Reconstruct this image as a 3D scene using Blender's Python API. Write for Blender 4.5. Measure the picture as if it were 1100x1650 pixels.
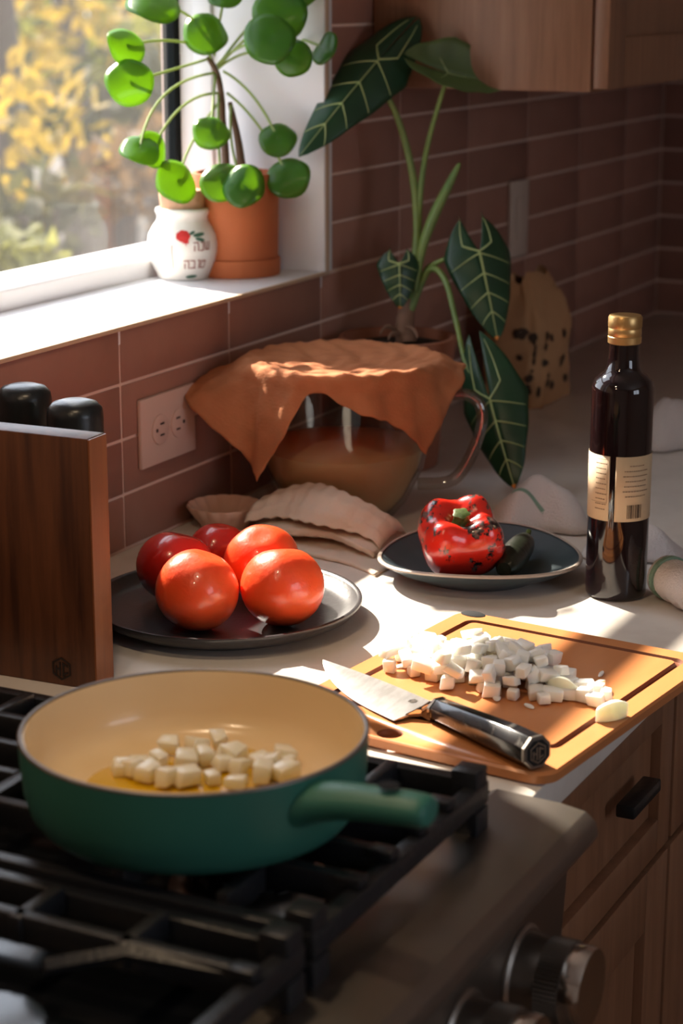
import bpy, bmesh, math, random
from mathutils import Vector as V, Matrix

for o in list(bpy.data.objects):
    bpy.data.objects.remove(o, do_unlink=True)
SC = bpy.context.scene
COL = SC.collection
rnd = random.Random(7)

# ------------------------------------------------------------------ camera
F, CX, CY = 3200.0, 550.0, 825.0          # focal length and centre in photo pixels (1100 x 1650)
PITCH = math.radians(14.792)
YAW = math.radians(26.84)
CAM = V((0.0, -1.128, 0.58))              # z = 0 is the worktop, y = 0 the tiled wall
RT = V((math.sin(YAW), -math.cos(YAW), 0))
FW = V((math.cos(YAW) * math.cos(PITCH), math.sin(YAW) * math.cos(PITCH), -math.sin(PITCH)))
UP = RT.cross(FW)
cd = bpy.data.cameras.new('camera')
cam = bpy.data.objects.new('camera', cd)
COL.objects.link(cam)
cd.sensor_fit = 'HORIZONTAL'
cd.sensor_width = 24.0
cd.lens = F / 1100.0 * 24.0
cd.clip_start = 0.05
cd.clip_end = 300
cd.dof.use_dof = True
cd.dof.focus_distance = 1.80
cd.dof.aperture_fstop = 6.5
m = Matrix((RT, UP, -FW)).transposed().to_4x4()
m.translation = CAM
cam.matrix_world = m
SC.camera = cam

# ------------------------------------------------------------------ light
SC.view_settings.view_transform = 'Standard'
SC.view_settings.look = 'None'
SC.view_settings.gamma = 1.0
SC.view_settings.use_curve_mapping = False
SC.view_settings.exposure = 0.0
SC.cycles.use_denoising = True
SC.cycles.max_bounces = 10
SC.cycles.diffuse_bounces = 6
SC.cycles.transparent_max_bounces = 16
SC.cycles.caustics_reflective = False
SC.cycles.caustics_refractive = False
SC.cycles.sample_clamp_indirect = 6.0
w = bpy.data.worlds.new('sky')
SC.world = w
w.use_nodes = True
wb = w.node_tree.nodes['Background']
wb.inputs[0].default_value = (0.80, 0.87, 1.0, 1)
wb.inputs[1].default_value = 4.2
SUN_AZ, SUN_EL = math.radians(63), math.radians(38)
sun_dir = V((-math.cos(SUN_AZ) * math.cos(SUN_EL), -math.sin(SUN_AZ) * math.cos(SUN_EL), -math.sin(SUN_EL)))
sl = bpy.data.lights.new('sun', 'SUN')
sl.energy = 22.0
sl.angle = math.radians(0.9)
sl.color = (1.0, 0.89, 0.75)
so = bpy.data.objects.new('sun', sl)
so.rotation_euler = sun_dir.to_track_quat('-Z', 'Y').to_euler()
so.location = (3, 4, 4)
HOOD_W = 1.1
COL.objects.link(so)


def portal(name, loc, rot, sx, sz):
    l = bpy.data.lights.new(name, 'AREA')
    l.shape = 'RECTANGLE'
    l.size, l.size_y = sx, sz
    l.cycles.is_portal = True
    o = bpy.data.objects.new(name, l)
    o.location = loc
    o.rotation_euler = rot
    COL.objects.link(o)


portal('window_portal', (1.86, 0.26, 0.76), (-math.pi / 2, 0, 0), 0.62, 1.06)
portal('fill_window_portal', (0.75, -3.42, 0.625), (math.pi / 2, 0, 0), 1.2, .95)


# ------------------------------------------------------------------ placing: photo pixel -> point in the room
def ray(x, y):
    return FW + RT * ((x - CX) / F) - UP * ((y - CY) / F)


def gz(x, y, z=0.0):                       # point of height z seen at pixel x, y
    d = ray(x, y)
    return CAM + d * ((z - CAM.z) / d.z)


def gd(x, y, dep):                         # point at distance dep seen at pixel x, y
    return CAM + ray(x, y) * dep


def gy(x, y, yy):
    d = ray(x, y)
    return CAM + d * ((yy - CAM.y) / d.y)


def zfor(x, y, py):                        # height above (x, y) that shows at image row py
    lo, hi = -1.0, 1.2
    for _ in range(40):
        mid = (lo + hi) / 2
        v = V((x, y, mid)) - CAM
        if CY - F * v.dot(UP) / v.dot(FW) > py:
            lo = mid
        else:
            hi = mid
    return lo


# ------------------------------------------------------------------ materials
def lin(c):
    return tuple((x / 255 / 12.92 if x / 255 <= .04045 else ((x / 255 + .055) / 1.055) ** 2.4) for x in c)


MATS = {}


def mat(name, col, rough=0.5, metal=0.0, spec=0.5, coat=0.0, sss=0.0, ssc=None, trans=0.0, noise=None, bump=None,
        transl=0.0, tcol=None, aniso=0.0, rand=0.0, emit=None):
    """col: linear rgb.  noise=(scale, second colour, contrast lo, hi, stretch)  bump=(scale, strength, stretch)"""
    mt = bpy.data.materials.new(name)
    mt.use_nodes = True
    nt = mt.node_tree
    N, L = nt.nodes, nt.links
    b = N['Principled BSDF']
    b.inputs['Base Color'].default_value = (*col, 1)
    b.inputs['Roughness'].default_value = rough
    b.inputs['Metallic'].default_value = metal
    b.inputs['Specular IOR Level'].default_value = spec
    b.inputs['Coat Weight'].default_value = coat
    b.inputs['Coat Roughness'].default_value = 0.06
    b.inputs['Transmission Weight'].default_value = trans
    if sss:
        b.inputs['Subsurface Weight'].default_value = sss
        b.inputs['Subsurface Radius'].default_value = ssc or (1, .3, .15)
        b.inputs['Subsurface Scale'].default_value = 0.016
    tc = N.new('ShaderNodeTexCoord')

    def coords(stretch):
        mp = N.new('ShaderNodeMapping')
        mp.inputs['Scale'].default_value = stretch
        L.new(tc.outputs['Object'], mp.inputs['Vector'])
        return mp.outputs['Vector']
    csock = None
    if noise:
        sc, c2, lo, hi, st = noise
        n = N.new('ShaderNodeTexNoise')
        n.inputs['Scale'].default_value = sc
        n.inputs['Detail'].default_value = 5
        n.inputs['Roughness'].default_value = 0.6
        L.new(coords(st), n.inputs['Vector'])
        r = N.new('ShaderNodeValToRGB')
        r.color_ramp.elements[0].position = lo
        r.color_ramp.elements[1].position = hi
        r.color_ramp.elements[0].color = (*col, 1)
        r.color_ramp.elements[1].color = (*c2, 1)
        L.new(n.outputs['Fac'], r.inputs['Fac'])
        csock = r.outputs['Color']
    if rand:
        oi = N.new('ShaderNodeObjectInfo')
        h = N.new('ShaderNodeHueSaturation')
        mr = N.new('ShaderNodeMapRange')
        mr.inputs['To Min'].default_value = 1 - rand
        mr.inputs['To Max'].default_value = 1 + rand
        L.new(oi.outputs['Random'], mr.inputs['Value'])
        L.new(mr.outputs['Result'], h.inputs['Value'])
        if csock:
            L.new(csock, h.inputs['Color'])
        else:
            h.inputs['Color'].default_value = (*col, 1)
        csock = h.outputs['Color']
    if csock:
        L.new(csock, b.inputs['Base Color'])
    if bump:
        sc, stg, st = bump
        n = N.new('ShaderNodeTexNoise')
        n.inputs['Scale'].default_value = sc
        n.inputs['Detail'].default_value = 4
        L.new(coords(st), n.inputs['Vector'])
        bp = N.new('ShaderNodeBump')
        bp.inputs['Strength'].default_value = stg
        bp.inputs['Distance'].default_value = 0.002
        L.new(n.outputs['Fac'], bp.inputs['Height'])
        L.new(bp.outputs['Normal'], b.inputs['Normal'])
    if transl:
        t = N.new('ShaderNodeBsdfTranslucent')
        t.inputs['Color'].default_value = (*(tcol or col), 1)
        mx = N.new('ShaderNodeMixShader')
        mx.inputs[0].default_value = transl
        L.new(b.outputs[0], mx.inputs[1])
        L.new(t.outputs[0], mx.inputs[2])
        L.new(mx.outputs[0], N['Material Output'].inputs['Surface'])
    MATS[name] = mt
    return mt


def clear_glass(name, tint, gloss=0.04, haze=0.0, grough=0.02):
    mt = bpy.data.materials.new(name)
    mt.use_nodes = True
    nt = mt.node_tree
    N, L = nt.nodes, nt.links
    N.remove(N['Principled BSDF'])
    t = N.new('ShaderNodeBsdfTransparent')
    t.inputs[0].default_value = (*tint, 1)
    g = N.new('ShaderNodeBsdfGlossy')
    g.inputs['Roughness'].default_value = grough
    lw = N.new('ShaderNodeLayerWeight')
    lw.inputs['Blend'].default_value = 0.5
    pw = N.new('ShaderNodeMath')
    pw.operation = 'POWER'
    pw.inputs[1].default_value = 4.0
    mr = N.new('ShaderNodeMapRange')
    mr.inputs['To Min'].default_value = gloss
    mr.inputs['To Max'].default_value = 0.6
    L.new(lw.outputs['Facing'], pw.inputs[0])
    L.new(pw.outputs[0], mr.inputs['Value'])
    mx = N.new('ShaderNodeMixShader')
    L.new(mr.outputs[0], mx.inputs[0])
    L.new(t.outputs[0], mx.inputs[1])
    L.new(g.outputs[0], mx.inputs[2])
    out = mx.outputs[0]
    if haze:
        d = N.new('ShaderNodeBsdfTranslucent')
        d.inputs[0].default_value = (0.9, 0.88, 0.82, 1)
        m2 = N.new('ShaderNodeMixShader')
        m2.inputs[0].default_value = haze
        L.new(out, m2.inputs[1])
        L.new(d.outputs[0], m2.inputs[2])
        out = m2.outputs[0]
    L.new(out, N['Material Output'].inputs['Surface'])
    MATS[name] = mt
    return mt


I3 = (1, 1, 1)
mat('tile', (0.34, 0.170, 0.125), 0.42, noise=(9, (0.28, 0.135, 0.098), .35, .7, I3), bump=(45, .08, I3), rand=.13)
mat('grout', (0.74, 0.55, 0.45), 0.9)
mat('plaster', (0.80, 0.72, 0.62), 0.9)
mat('ceiling_paint', (0.85, 0.80, 0.73), 0.9)
mat('white_paint', (0.79, 0.78, 0.79), 0.42, bump=(60, .04, I3))
mat('edge_trim', (0.58, 0.42, 0.28), 0.45)
mat('black_frame', (0.003, 0.005, 0.005), 0.7, spec=.15)
mat('floor_wood', (0.22, 0.12, 0.065), 0.5, noise=(6, (0.14, 0.07, 0.035), .35, .65, (1, 8, 1)))
mat('quartz', (0.72, 0.67, 0.61), 0.32, noise=(14, (0.62, 0.57, 0.51), .45, .75, I3))
mat('cabinet_wood', (0.27, 0.132, 0.070), 0.40, noise=(7, (0.185, 0.085, 0.043), .35, .7, (10, 10, .7)), bump=(50, .05, (10, 10, 1)))
mat('walnut', (0.150, 0.050, 0.018), 0.40, noise=(7, (0.055, 0.017, 0.007), .35, .68, (9, 9, .7)), bump=(30, .08, (10, 10, 1)))
mat('walnut_lit', (0.30, 0.10, 0.035), 0.38, noise=(9, (0.19, 0.060, 0.022), .35, .7, (6, 6, .6)))  # lighter, redder walnut: bounce light from the worktop put into the colour
mat('emblem_burn', (0.018, 0.008, 0.005), 0.6)
mat('black_plastic', (0.012, 0.015, 0.017), 0.30, bump=(200, .1, I3))
mat('cast_iron', (0.016, 0.017, 0.020), 0.36, bump=(220, .25, I3))
mat('black_enamel', (0.006, 0.007, 0.009), 0.12)
mat('steel', (0.30, 0.27, 0.24), 0.40, metal=1, bump=(30, .04, (1, 30, 30)))
mat('steel_dark', (0.32, 0.29, 0.26), 0.34, metal=1)
mat('chrome', (0.75, 0.72, 0.68), 0.12, metal=1)
mat('pan_green', lin((60, 122, 106)), 0.42, spec=.4, noise=(5, lin((54, 114, 99)), .3, .7, I3))
mat('pan_cream', (0.82, 0.63, 0.38), 0.22, coat=.15)
mat('pan_rim', (0.20, 0.17, 0.15), 0.35, metal=.6)
mat('oil', (0.70, 0.42, 0.012), 0.05, coat=.6)
mat('onion', (0.90, 0.89, 0.84), 0.30, sss=.35, ssc=(1, .9, .6), bump=(120, .15, I3), rand=.04)
mat('onion_green', (0.82, 0.85, 0.68), 0.28, sss=.35, ssc=(1, .9, .6), bump=(120, .15, I3))
mat('onion_cooked', (0.92, 0.87, 0.70), 0.25, sss=.3, ssc=(1, .8, .4))
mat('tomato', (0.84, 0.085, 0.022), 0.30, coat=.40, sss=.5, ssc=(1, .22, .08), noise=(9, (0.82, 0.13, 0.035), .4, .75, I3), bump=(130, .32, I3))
mat('tomato_shaded', (0.56, 0.022, 0.016), 0.25, coat=.5, sss=.4, ssc=(1, .15, .06), bump=(55, .22, I3))  # tomato red darkened: the shade on the unlit ones is in the colour
mat('plate_black', (0.030, 0.028, 0.030), 0.30, bump=(250, .1, I3))
mat('plate_blue', (0.040, 0.060, 0.072), 0.32, noise=(18, (0.060, 0.080, 0.090), .4, .7, I3))
mat('plate_edge', (0.40, 0.33, 0.28), 0.35)
mat('pepper_stem', (0.11, 0.17, 0.035), 0.5, noise=(60, (0.04, 0.05, 0.01), .5, .65, I3))
mat('chili', (0.010, 0.013, 0.007), 0.32, noise=(40, (0.06, 0.075, 0.03), .62, .8, I3), bump=(90, .5, I3))
mat('board', (0.56, 0.215, 0.075), 0.34, noise=(5, (0.50, 0.180, 0.060), .35, .7, (1, 5, 1)), bump=(120, .05, (1, 8, 1)))
mat('board_groove', (0.17, 0.045, 0.014), 0.5)
mat('rubber', (0.012, 0.012, 0.013), 0.85, spec=.2)
mat('pakkawood', (0.010, 0.010, 0.012), 0.20, coat=.4, noise=(16, (0.10, 0.095, 0.09), .56, .68, (1, 7, 7)))
mat('blade', (0.62, 0.60, 0.58), 0.33, metal=1, noise=(40, (0.50, 0.48, 0.46), .4, .6, (1, 3, 1)))
mat('bottle_glass', (0.010, 0.005, 0.006), 0.05, spec=.6, coat=.3)
mat('gold_cap', (0.70, 0.45, 0.18), 0.36, metal=.75)
mat('cream_label', (0.62, 0.47, 0.30), 0.6)
mat('ink', (0.07, 0.045, 0.03), 0.7)
mat('ink_soft', (0.26, 0.18, 0.12), 0.7)
mat('rust_cloth', (0.60, 0.25, 0.115), 0.85, spec=.2, noise=(30, (0.53, 0.21, 0.095), .4, .6, I3), transl=.30, tcol=(0.75, 0.28, 0.09), bump=(420, .5, (1, .4, 1)))
mat('muslin', (0.84, 0.72, 0.60), 0.9, spec=.15, transl=.2, tcol=(.8, .6, .45), bump=(300, .5, I3))
mat('terry', (0.66, 0.60, 0.57), 0.95, spec=.1, bump=(480, .9, I3))
mat('terry_green', (0.22, 0.34, 0.26), 0.95, spec=.1, bump=(480, .9, I3))
mat('batter', (0.66, 0.42, 0.22), 0.5, noise=(10, (0.70, 0.50, 0.28), .4, .7, I3))
mat('pink_ceramic', (0.62, 0.40, 0.30), 0.3, coat=.2)
mat('terracotta', (0.50, 0.130, 0.038), 0.75, noise=(8, (0.44, 0.108, 0.030), .35, .7, I3))
mat('terracotta_old', (0.34, 0.125, 0.068), 0.85, noise=(12, (0.27, 0.10, 0.055), .35, .7, I3))
mat('soil', (0.030, 0.020, 0.013), 0.95, bump=(160, 1.0, I3))
mat('pilea_leaf', (0.040, 0.135, 0.024), 0.28, coat=.1, transl=.52, tcol=(0.42, 0.66, 0.05), noise=(14, (0.060, 0.18, 0.030), .4, .7, I3), rand=.18)
mat('pilea_stalk', (0.30, 0.40, 0.11), 0.45, transl=.3, tcol=(0.5, 0.6, 0.12))
mat('pilea_stem', (0.14, 0.075, 0.040), 0.75, bump=(150, .6, I3))
mat('alo_leaf', (0.014, 0.052, 0.022), 0.38, transl=.20, tcol=(0.035, 0.12, 0.02), noise=(10, (0.020, 0.070, 0.026), .4, .7, I3))
mat('alo_back', (0.10, 0.15, 0.045), 0.5, transl=.25, tcol=(0.16, 0.24, 0.04))
mat('alo_vein', (0.36, 0.44, 0.17), 0.5)
mat('alo_stalk', (0.19, 0.26, 0.055), 0.45, noise=(16, (0.10, 0.19, 0.06), .4, .7, I3))
mat('alo_tip', (0.70, 0.22, 0.03), 0.6)
mat('alo_stem', (0.22, 0.12, 0.075), 0.8, bump=(90, .8, I3))
mat('jar_glaze', (0.80, 0.76, 0.70), 0.28, coat=.3)
mat('cork', (0.52, 0.30, 0.18), 0.85, noise=(60, (0.40, 0.21, 0.12), .5, .7, I3))
mat('paint_red', (0.55, 0.03, 0.03), 0.4)
mat('paint_green', (0.06, 0.14, 0.09), 0.4)
mat('paint_brown', (0.30, 0.10, 0.07), 0.4)
lg = mat('lamp_glow', (.9, .8, .6), .4)
lg.node_tree.nodes['Principled BSDF'].inputs['Emission Color'].default_value = (1, .66, .36, 1)
lg.node_tree.nodes['Principled BSDF'].inputs['Emission Strength'].default_value = 12
mat('outlet_plate', (0.62, 0.45, 0.38), 0.4)
mat('slot', (0.03, 0.02, 0.018), 0.6)
mat('switch_plate', (0.58, 0.47, 0.39), 0.45)
mat('kraft', (0.52, 0.29, 0.14), 0.85, noise=(6, (0.44, 0.235, 0.11), .35, .7, I3), bump=(25, .5, I3))
mat('kraft_print', (0.055, 0.028, 0.014), 0.8)
mat('yard', (0.065, 0.052, 0.044), 1.0, noise=(.55, (0.035, 0.030, 0.021), .42, .6, I3))
mat('bark', (0.055, 0.040, 0.030), .95)
mat('leaf_yellow', (0.20, 0.135, 0.028), .8, transl=.45, tcol=(0.31, 0.205, 0.03))
mat('leaf_lime', (0.12, 0.12, 0.035), .8, transl=.45, tcol=(0.19, 0.185, 0.035))
mat('leaf_rust', (0.10, 0.062, 0.032), .8, transl=.4, tcol=(0.16, 0.09, 0.03))
mat('leaf_olive', (0.045, 0.042, 0.022), .9, transl=.3, tcol=(0.08, 0.075, 0.025))
clear_glass('bowl_glass', (0.90, 0.88, 0.84), .05)
clear_glass('thick_glass', (0.80, 0.77, 0.72), .16)
clear_glass('window_glass', (0.97, 0.97, 0.96), .02, haze=.026)


def pepper_material():
    mt = mat('pepper', (0.62, 0.022, 0.012), 0.20, coat=.5, sss=.15, ssc=(1, .15, .06))
    nt = mt.node_tree
    N, L = nt.nodes, nt.links
    b = N['Principled BSDF']
    tc = N.new('ShaderNodeTexCoord')
    n1 = N.new('ShaderNodeTexNoise')
    n1.inputs['Scale'].default_value = 34
    n1.inputs['Detail'].default_value = 7
    n1.inputs['Roughness'].default_value = .68
    n2 = N.new('ShaderNodeTexNoise')
    n2.inputs['Scale'].default_value = 150
    n2.inputs['Detail'].default_value = 4
    for n in (n1, n2):
        L.new(tc.outputs['Object'], n.inputs['Vector'])
    r = N.new('ShaderNodeValToRGB')
    r.color_ramp.elements[0].position = .535
    r.color_ramp.elements[1].position = .575
    r.color_ramp.elements[0].color = (0, 0, 0, 1)
    r.color_ramp.elements[1].color = (1, 1, 1, 1)
    L.new(n1.outputs['Fac'], r.inputs['Fac'])
    mx = N.new('ShaderNodeMix')
    mx.data_type = 'RGBA'
    L.new(r.outputs['Color'], mx.inputs['Factor'])
    mx.inputs['A'].default_value = (0.66, 0.024, 0.012, 1)
    r2 = N.new('ShaderNodeValToRGB')
    r2.color_ramp.elements[0].position = .45
    r2.color_ramp.elements[1].position = .62
    r2.color_ramp.elements[0].color = (0.014, 0.008, 0.008, 1)
    r2.color_ramp.elements[1].color = (0.13, 0.09, 0.08, 1)
    L.new(n2.outputs['Fac'], r2.inputs['Fac'])
    L.new(r2.outputs['Color'], mx.inputs['B'])
    L.new(mx.outputs['Result'], b.inputs['Base Color'])
    bp = N.new('ShaderNodeBump')
    bp.inputs['Strength'].default_value = .35
    bp.inputs['Distance'].default_value = .002
    L.new(n1.outputs['Fac'], bp.inputs['Height'])
    L.new(bp.outputs['Normal'], b.inputs['Normal'])


pepper_material()


# ------------------------------------------------------------------ mesh helpers
class MB:
    def __init__(self):
        self.v, self.f = [], []

    def add(self, vs, fs):
        k = len(self.v)
        self.v += [tuple(p) for p in vs]
        self.f += [tuple(i + k for i in f) for f in fs]
        return self

    def box(self, a, b, mtx=None):
        x0, y0, z0 = a
        x1, y1, z1 = b
        vs = [V(p) for p in ((x0, y0, z0), (x1, y0, z0), (x1, y1, z0), (x0, y1, z0), (x0, y0, z1), (x1, y0, z1), (x1, y1, z1), (x0, y1, z1))]
        if mtx:
            vs = [mtx @ p for p in vs]
        return self.add(vs, [(0, 3, 2, 1), (4, 5, 6, 7), (0, 1, 5, 4), (1, 2, 6, 5), (2, 3, 7, 6), (3, 0, 4, 7)])

    def lathe(self, prof, seg=48, c=(0, 0, 0), closed=False, fn=None):
        vs, fs, rings = [], [], []
        for r, z in prof:
            if r < 1e-6:
                rings.append([len(vs)])
                vs.append(V((c[0], c[1], c[2] + z)))
            else:
                ring = []
                for i in range(seg):
                    a = 2 * math.pi * i / seg
                    rr, zz = (r, z) if fn is None else fn(r, z, a)
                    ring.append(len(vs))
                    vs.append(V((c[0] + rr * math.cos(a), c[1] + rr * math.sin(a), c[2] + zz)))
                rings.append(ring)
        pairs = list(zip(rings, rings[1:]))
        if closed:
            pairs.append((rings[-1], rings[0]))
        for A, B in pairs:
            for i in range(seg):
                j = (i + 1) % seg
                if len(A) == 1 and len(B) == 1:
                    continue
                if len(A) == 1:
                    fs.append((A[0], B[j], B[i]))
                elif len(B) == 1:
                    fs.append((A[i], A[j], B[0]))
                else:
                    fs.append((A[i], A[j], B[j], B[i]))
        return self.add(vs, fs)

    def tube(self, pts, rad, seg=10, flat=1.0, ref=None):
        pts = [V(p) for p in pts]
        n = len(pts)
        if not isinstance(rad, (list, tuple)):
            rad = [rad] * n
        vs, fs = [], []
        ref = V(ref) if ref else V((0.13, 0.21, 0.97))
        prev = None
        for i, p in enumerate(pts):
            t = (pts[min(i + 1, n - 1)] - pts[max(i - 1, 0)]).normalized()
            u = prev if prev is not None else ref
            a = u - t * u.dot(t)
            if a.length < 1e-4:
                a = V((1, 0, 0)) - t * t.x
            a.normalize()
            prev = a
            b = t.cross(a)
            for k in range(seg):
                th = 2 * math.pi * k / seg
                vs.append(p + (a * math.cos(th) * flat + b * math.sin(th)) * rad[i])
        for i in range(n - 1):
            for k in range(seg):
                j = (k + 1) % seg
                fs.append((i * seg + k, i * seg + j, (i + 1) * seg + j, (i + 1) * seg + k))
        fs.append(tuple(reversed(range(seg))))
        fs.append(tuple((n - 1) * seg + k for k in range(seg)))
        return self.add(vs, fs)

    def prism(self, poly, z0, z1, mtx=None):
        n = len(poly)
        vs = [V((x, y, z0)) for x, y in poly] + [V((x, y, z1)) for x, y in poly]
        if mtx:
            vs = [mtx @ p for p in vs]
        fs = [tuple(reversed(range(n))), tuple(range(n, 2 * n))]
        for i in range(n):
            j = (i + 1) % n
            fs.append((i, j, n + j, n + i))
        return self.add(vs, fs)

    def grid(self, fn, nu, nv):
        vs = [fn(i / nu, j / nv) for i in range(nu + 1) for j in range(nv + 1)]
        fs = [(i * (nv + 1) + j, (i + 1) * (nv + 1) + j, (i + 1) * (nv + 1) + j + 1, i * (nv + 1) + j + 1) for i in range(nu) for j in range(nv)]
        return self.add(vs, fs)

    def build(self, name, material, parent=None, smooth=True, bevel=0, solid=0, sub=0, origin=None, solid_off=0.0, autos=40):
        me = bpy.data.meshes.new(name)
        vs = self.v
        if origin is not None:
            O = V(origin)
            vs = [tuple(V(p) - O) for p in vs]
        me.from_pydata(vs, [], self.f)
        bm = bmesh.new()
        bm.from_mesh(me)
        bmesh.ops.recalc_face_normals(bm, faces=bm.faces)
        if bevel:
            bmesh.ops.bevel(bm, geom=[e for e in bm.edges if len(e.link_faces) == 2 and e.calc_face_angle(0) > .5],
                            offset=bevel, segments=2, profile=.5, affect='EDGES', clamp_overlap=True)
        if smooth:
            for f in bm.faces:
                f.smooth = True
            for e in bm.edges:
                if len(e.link_faces) == 2 and e.calc_face_angle(0) > math.radians(autos):
                    e.smooth = False
        bm.to_mesh(me)
        bm.free()
        me.materials.append(MATS[material])
        o = bpy.data.objects.new(name, me)
        COL.objects.link(o)
        if origin is not None:
            o.location = origin
        if parent:
            o.parent = parent
            if origin is not None:
                o.location = V(origin) - V(parent.location)
        if solid:
            md = o.modifiers.new('thickness', 'SOLIDIFY')
            md.thickness = solid
            md.offset = solid_off
        if sub:
            md = o.modifiers.new('smooth', 'SUBSURF')
            md.levels = md.render_levels = sub
        return o


def tag(o, label, cat, group=None, kind=None):
    o['label'] = label
    o['category'] = cat
    if group:
        o['group'] = group
    if kind:
        o['kind'] = kind
    return o


def thing(name, label, cat, loc=(0, 0, 0), group=None):
    o = bpy.data.objects.new(name, None)
    o.empty_display_size = .02
    o.location = loc
    COL.objects.link(o)
    return tag(o, label, cat, group)


def struct(o, label=None, cat=None):
    o['kind'] = 'structure'
    if label:
        o['label'] = label
        o['category'] = cat
    return o


def holder(name, label, cat):
    o = bpy.data.objects.new(name, None)
    COL.objects.link(o)
    return struct(o, label, cat)


def bez(p0, p1, p2, n=10):
    p0, p1, p2 = V(p0), V(p1), V(p2)
    return [p0 * (1 - t) ** 2 + p1 * 2 * t * (1 - t) + p2 * t * t for t in (i / n for i in range(n + 1))]


def smooth_path(pts, n=6):
    pts = [V(p) for p in pts]
    out = []
    for i in range(len(pts) - 1):
        a, b, c, d = pts[max(i - 1, 0)], pts[i], pts[i + 1], pts[min(i + 2, len(pts) - 1)]
        for k in range(n):
            t = k / n
            out.append(.5 * ((2 * b) + (c - a) * t + (2 * a - 5 * b + 4 * c - d) * t * t + (3 * b - a - 3 * c + d) * t ** 3))
    out.append(pts[-1])
    return out


def rrect(x0, y0, x1, y1, r, n=6):
    out = []
    for cx, cy, a0 in ((x1 - r, y1 - r, 0), (x0 + r, y1 - r, 90), (x0 + r, y0 + r, 180), (x1 - r, y0 + r, 270)):
        for k in range(n + 1):
            a = math.radians(a0 + 90 * k / n)
            out.append((cx + r * math.cos(a), cy + r * math.sin(a)))
    return out


# ================================================================== the room
FL, CE = -0.91, 1.53
WX0, WX1, WZ0, WZ1 = 1.28, 2.178, 0.24, 1.32     # window opening
PX0 = 1.585                                       # left edge of the glass: a broad mullion fills the rest
X0, X1, Y0 = -1.6, 3.511, -3.2
struct(MB().box((X0 - .1, Y0 - .1, FL - .1), (X1 + .1, .25, FL)).build('floor', 'floor_wood', smooth=False), 'brown wooden kitchen floor', 'floor')
struct(MB().box((X0 - .1, Y0 - .1, CE), (X1 + .1, .25, CE + .1)).build('ceiling', 'ceiling_paint', smooth=False), 'pale painted kitchen ceiling', 'ceiling')
b = MB()
G = .0004
b.box((X0 - .1, G, FL), (WX0 - .02, .24, CE)).box((WX1 + .02, G, FL), (X1 + .1, .24, CE))
b.box((WX0 - .02, G, FL), (WX1 + .02, .24, WZ0 - .02)).box((WX0 - .02, G, WZ1 + .02), (WX1 + .02, .24, CE))
wall_back = struct(b.build('wall_back', 'grout', smooth=False), 'wall of stacked brown glazed tiles around the window', 'wall')
wall_right = struct(MB().box((X1, Y0 - .1, FL), (X1 + .1, G, CE)).build('wall_right', 'grout', smooth=False), 'far end wall tiled like the window wall', 'wall')
struct(MB().box((X0 - .1, Y0 - .1, FL), (X0, .25, CE)).build('wall_left', 'plaster', smooth=False), 'pale plastered wall behind the range end', 'wall')
b = MB()
b.box((X0, Y0 - .1, FL), (.15, Y0, CE)).box((1.35, Y0 - .1, FL), (X1, Y0, CE))
b.box((.15, Y0 - .1, FL), (1.35, Y0, 0.15)).box((.15, Y0 - .1, 1.1), (1.35, Y0, CE))
struct(b.build('wall_front', 'plaster', smooth=False), 'plastered wall opposite the kitchen window', 'wall')

# tiles: stacked bond, 227.5 x 59.5 mm
TW, TH, TZ, TX = .2275, .0595, 0.0, 1.7170
tile_me = {}


def tile_mesh(wd, ht):
    k = (round(wd, 4), round(ht, 4))
    if k not in tile_me:
        o = MB().box((-wd / 2, -.001, -ht / 2), (wd / 2, .008, ht / 2)).build('tile', 'tile', bevel=.0012)
        tile_me[k] = o.data
        bpy.data.objects.remove(o)
    return tile_me[k]


def put_tile(x0, x1, z0, z1, parent, rot=0, y=None):
    g = .0016
    if x1 - x0 < .02 or z1 - z0 < .015:
        return
    me = tile_mesh(x1 - x0 - 2 * g, z1 - z0 - 2 * g)
    o = bpy.data.objects.new('tile', me)
    if y is None:
        o.location = ((x0 + x1) / 2, rnd.uniform(-.0004, .0004), (z0 + z1) / 2)
    else:
        o.location = (X1, (x0 + x1) / 2, (z0 + z1) / 2)
        o.rotation_euler = (0, 0, -math.pi / 2)
    o.parent = parent
    COL.objects.link(o)


for r in range(0, 16):
    z0, z1 = r * TH, (r + 1) * TH
    for c in range(-4, 8):
        xa, xb = TX + c * TW, TX + (c + 1) * TW
        if z0 >= WZ0 - .02 and xa < WX1 + .009:
            if xb <= WX1 + .05:
                continue
            xa = WX1 + .0105
        if xb > X1:
            xb = X1
        if z0 > .46 and xa > 2.32:
            continue
        zz = min(z1, WZ0 - .0035) if (z0 < WZ0 - .02 and xa < WX1) else z1
        put_tile(xa, xb, z0, zz, wall_back)
for r in range(0, 8):
    for c in range(2):
        put_tile(-(c + 1) * TW, -c * TW, r * TH, (r + 1) * TH, wall_right, y=1)

# trim along the tile edge of the window opening
tr = MB().box((WX1, -.0045, WZ0 + .0005), (WX1 + .010, .004, WZ1 + .02)).build('trim_1', 'edge_trim', bevel=.001)
struct(tr, 'beige metal tile edging down the right side of the window', 'trim')
tr = MB().box((WX0, -.0045, WZ0 - .0045), (WX1 + .010, -.0006, WZ0 + .0003)).build('trim_2', 'edge_trim', bevel=.001)
struct(tr, 'thin beige tile edging under the window sill', 'trim')

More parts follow.
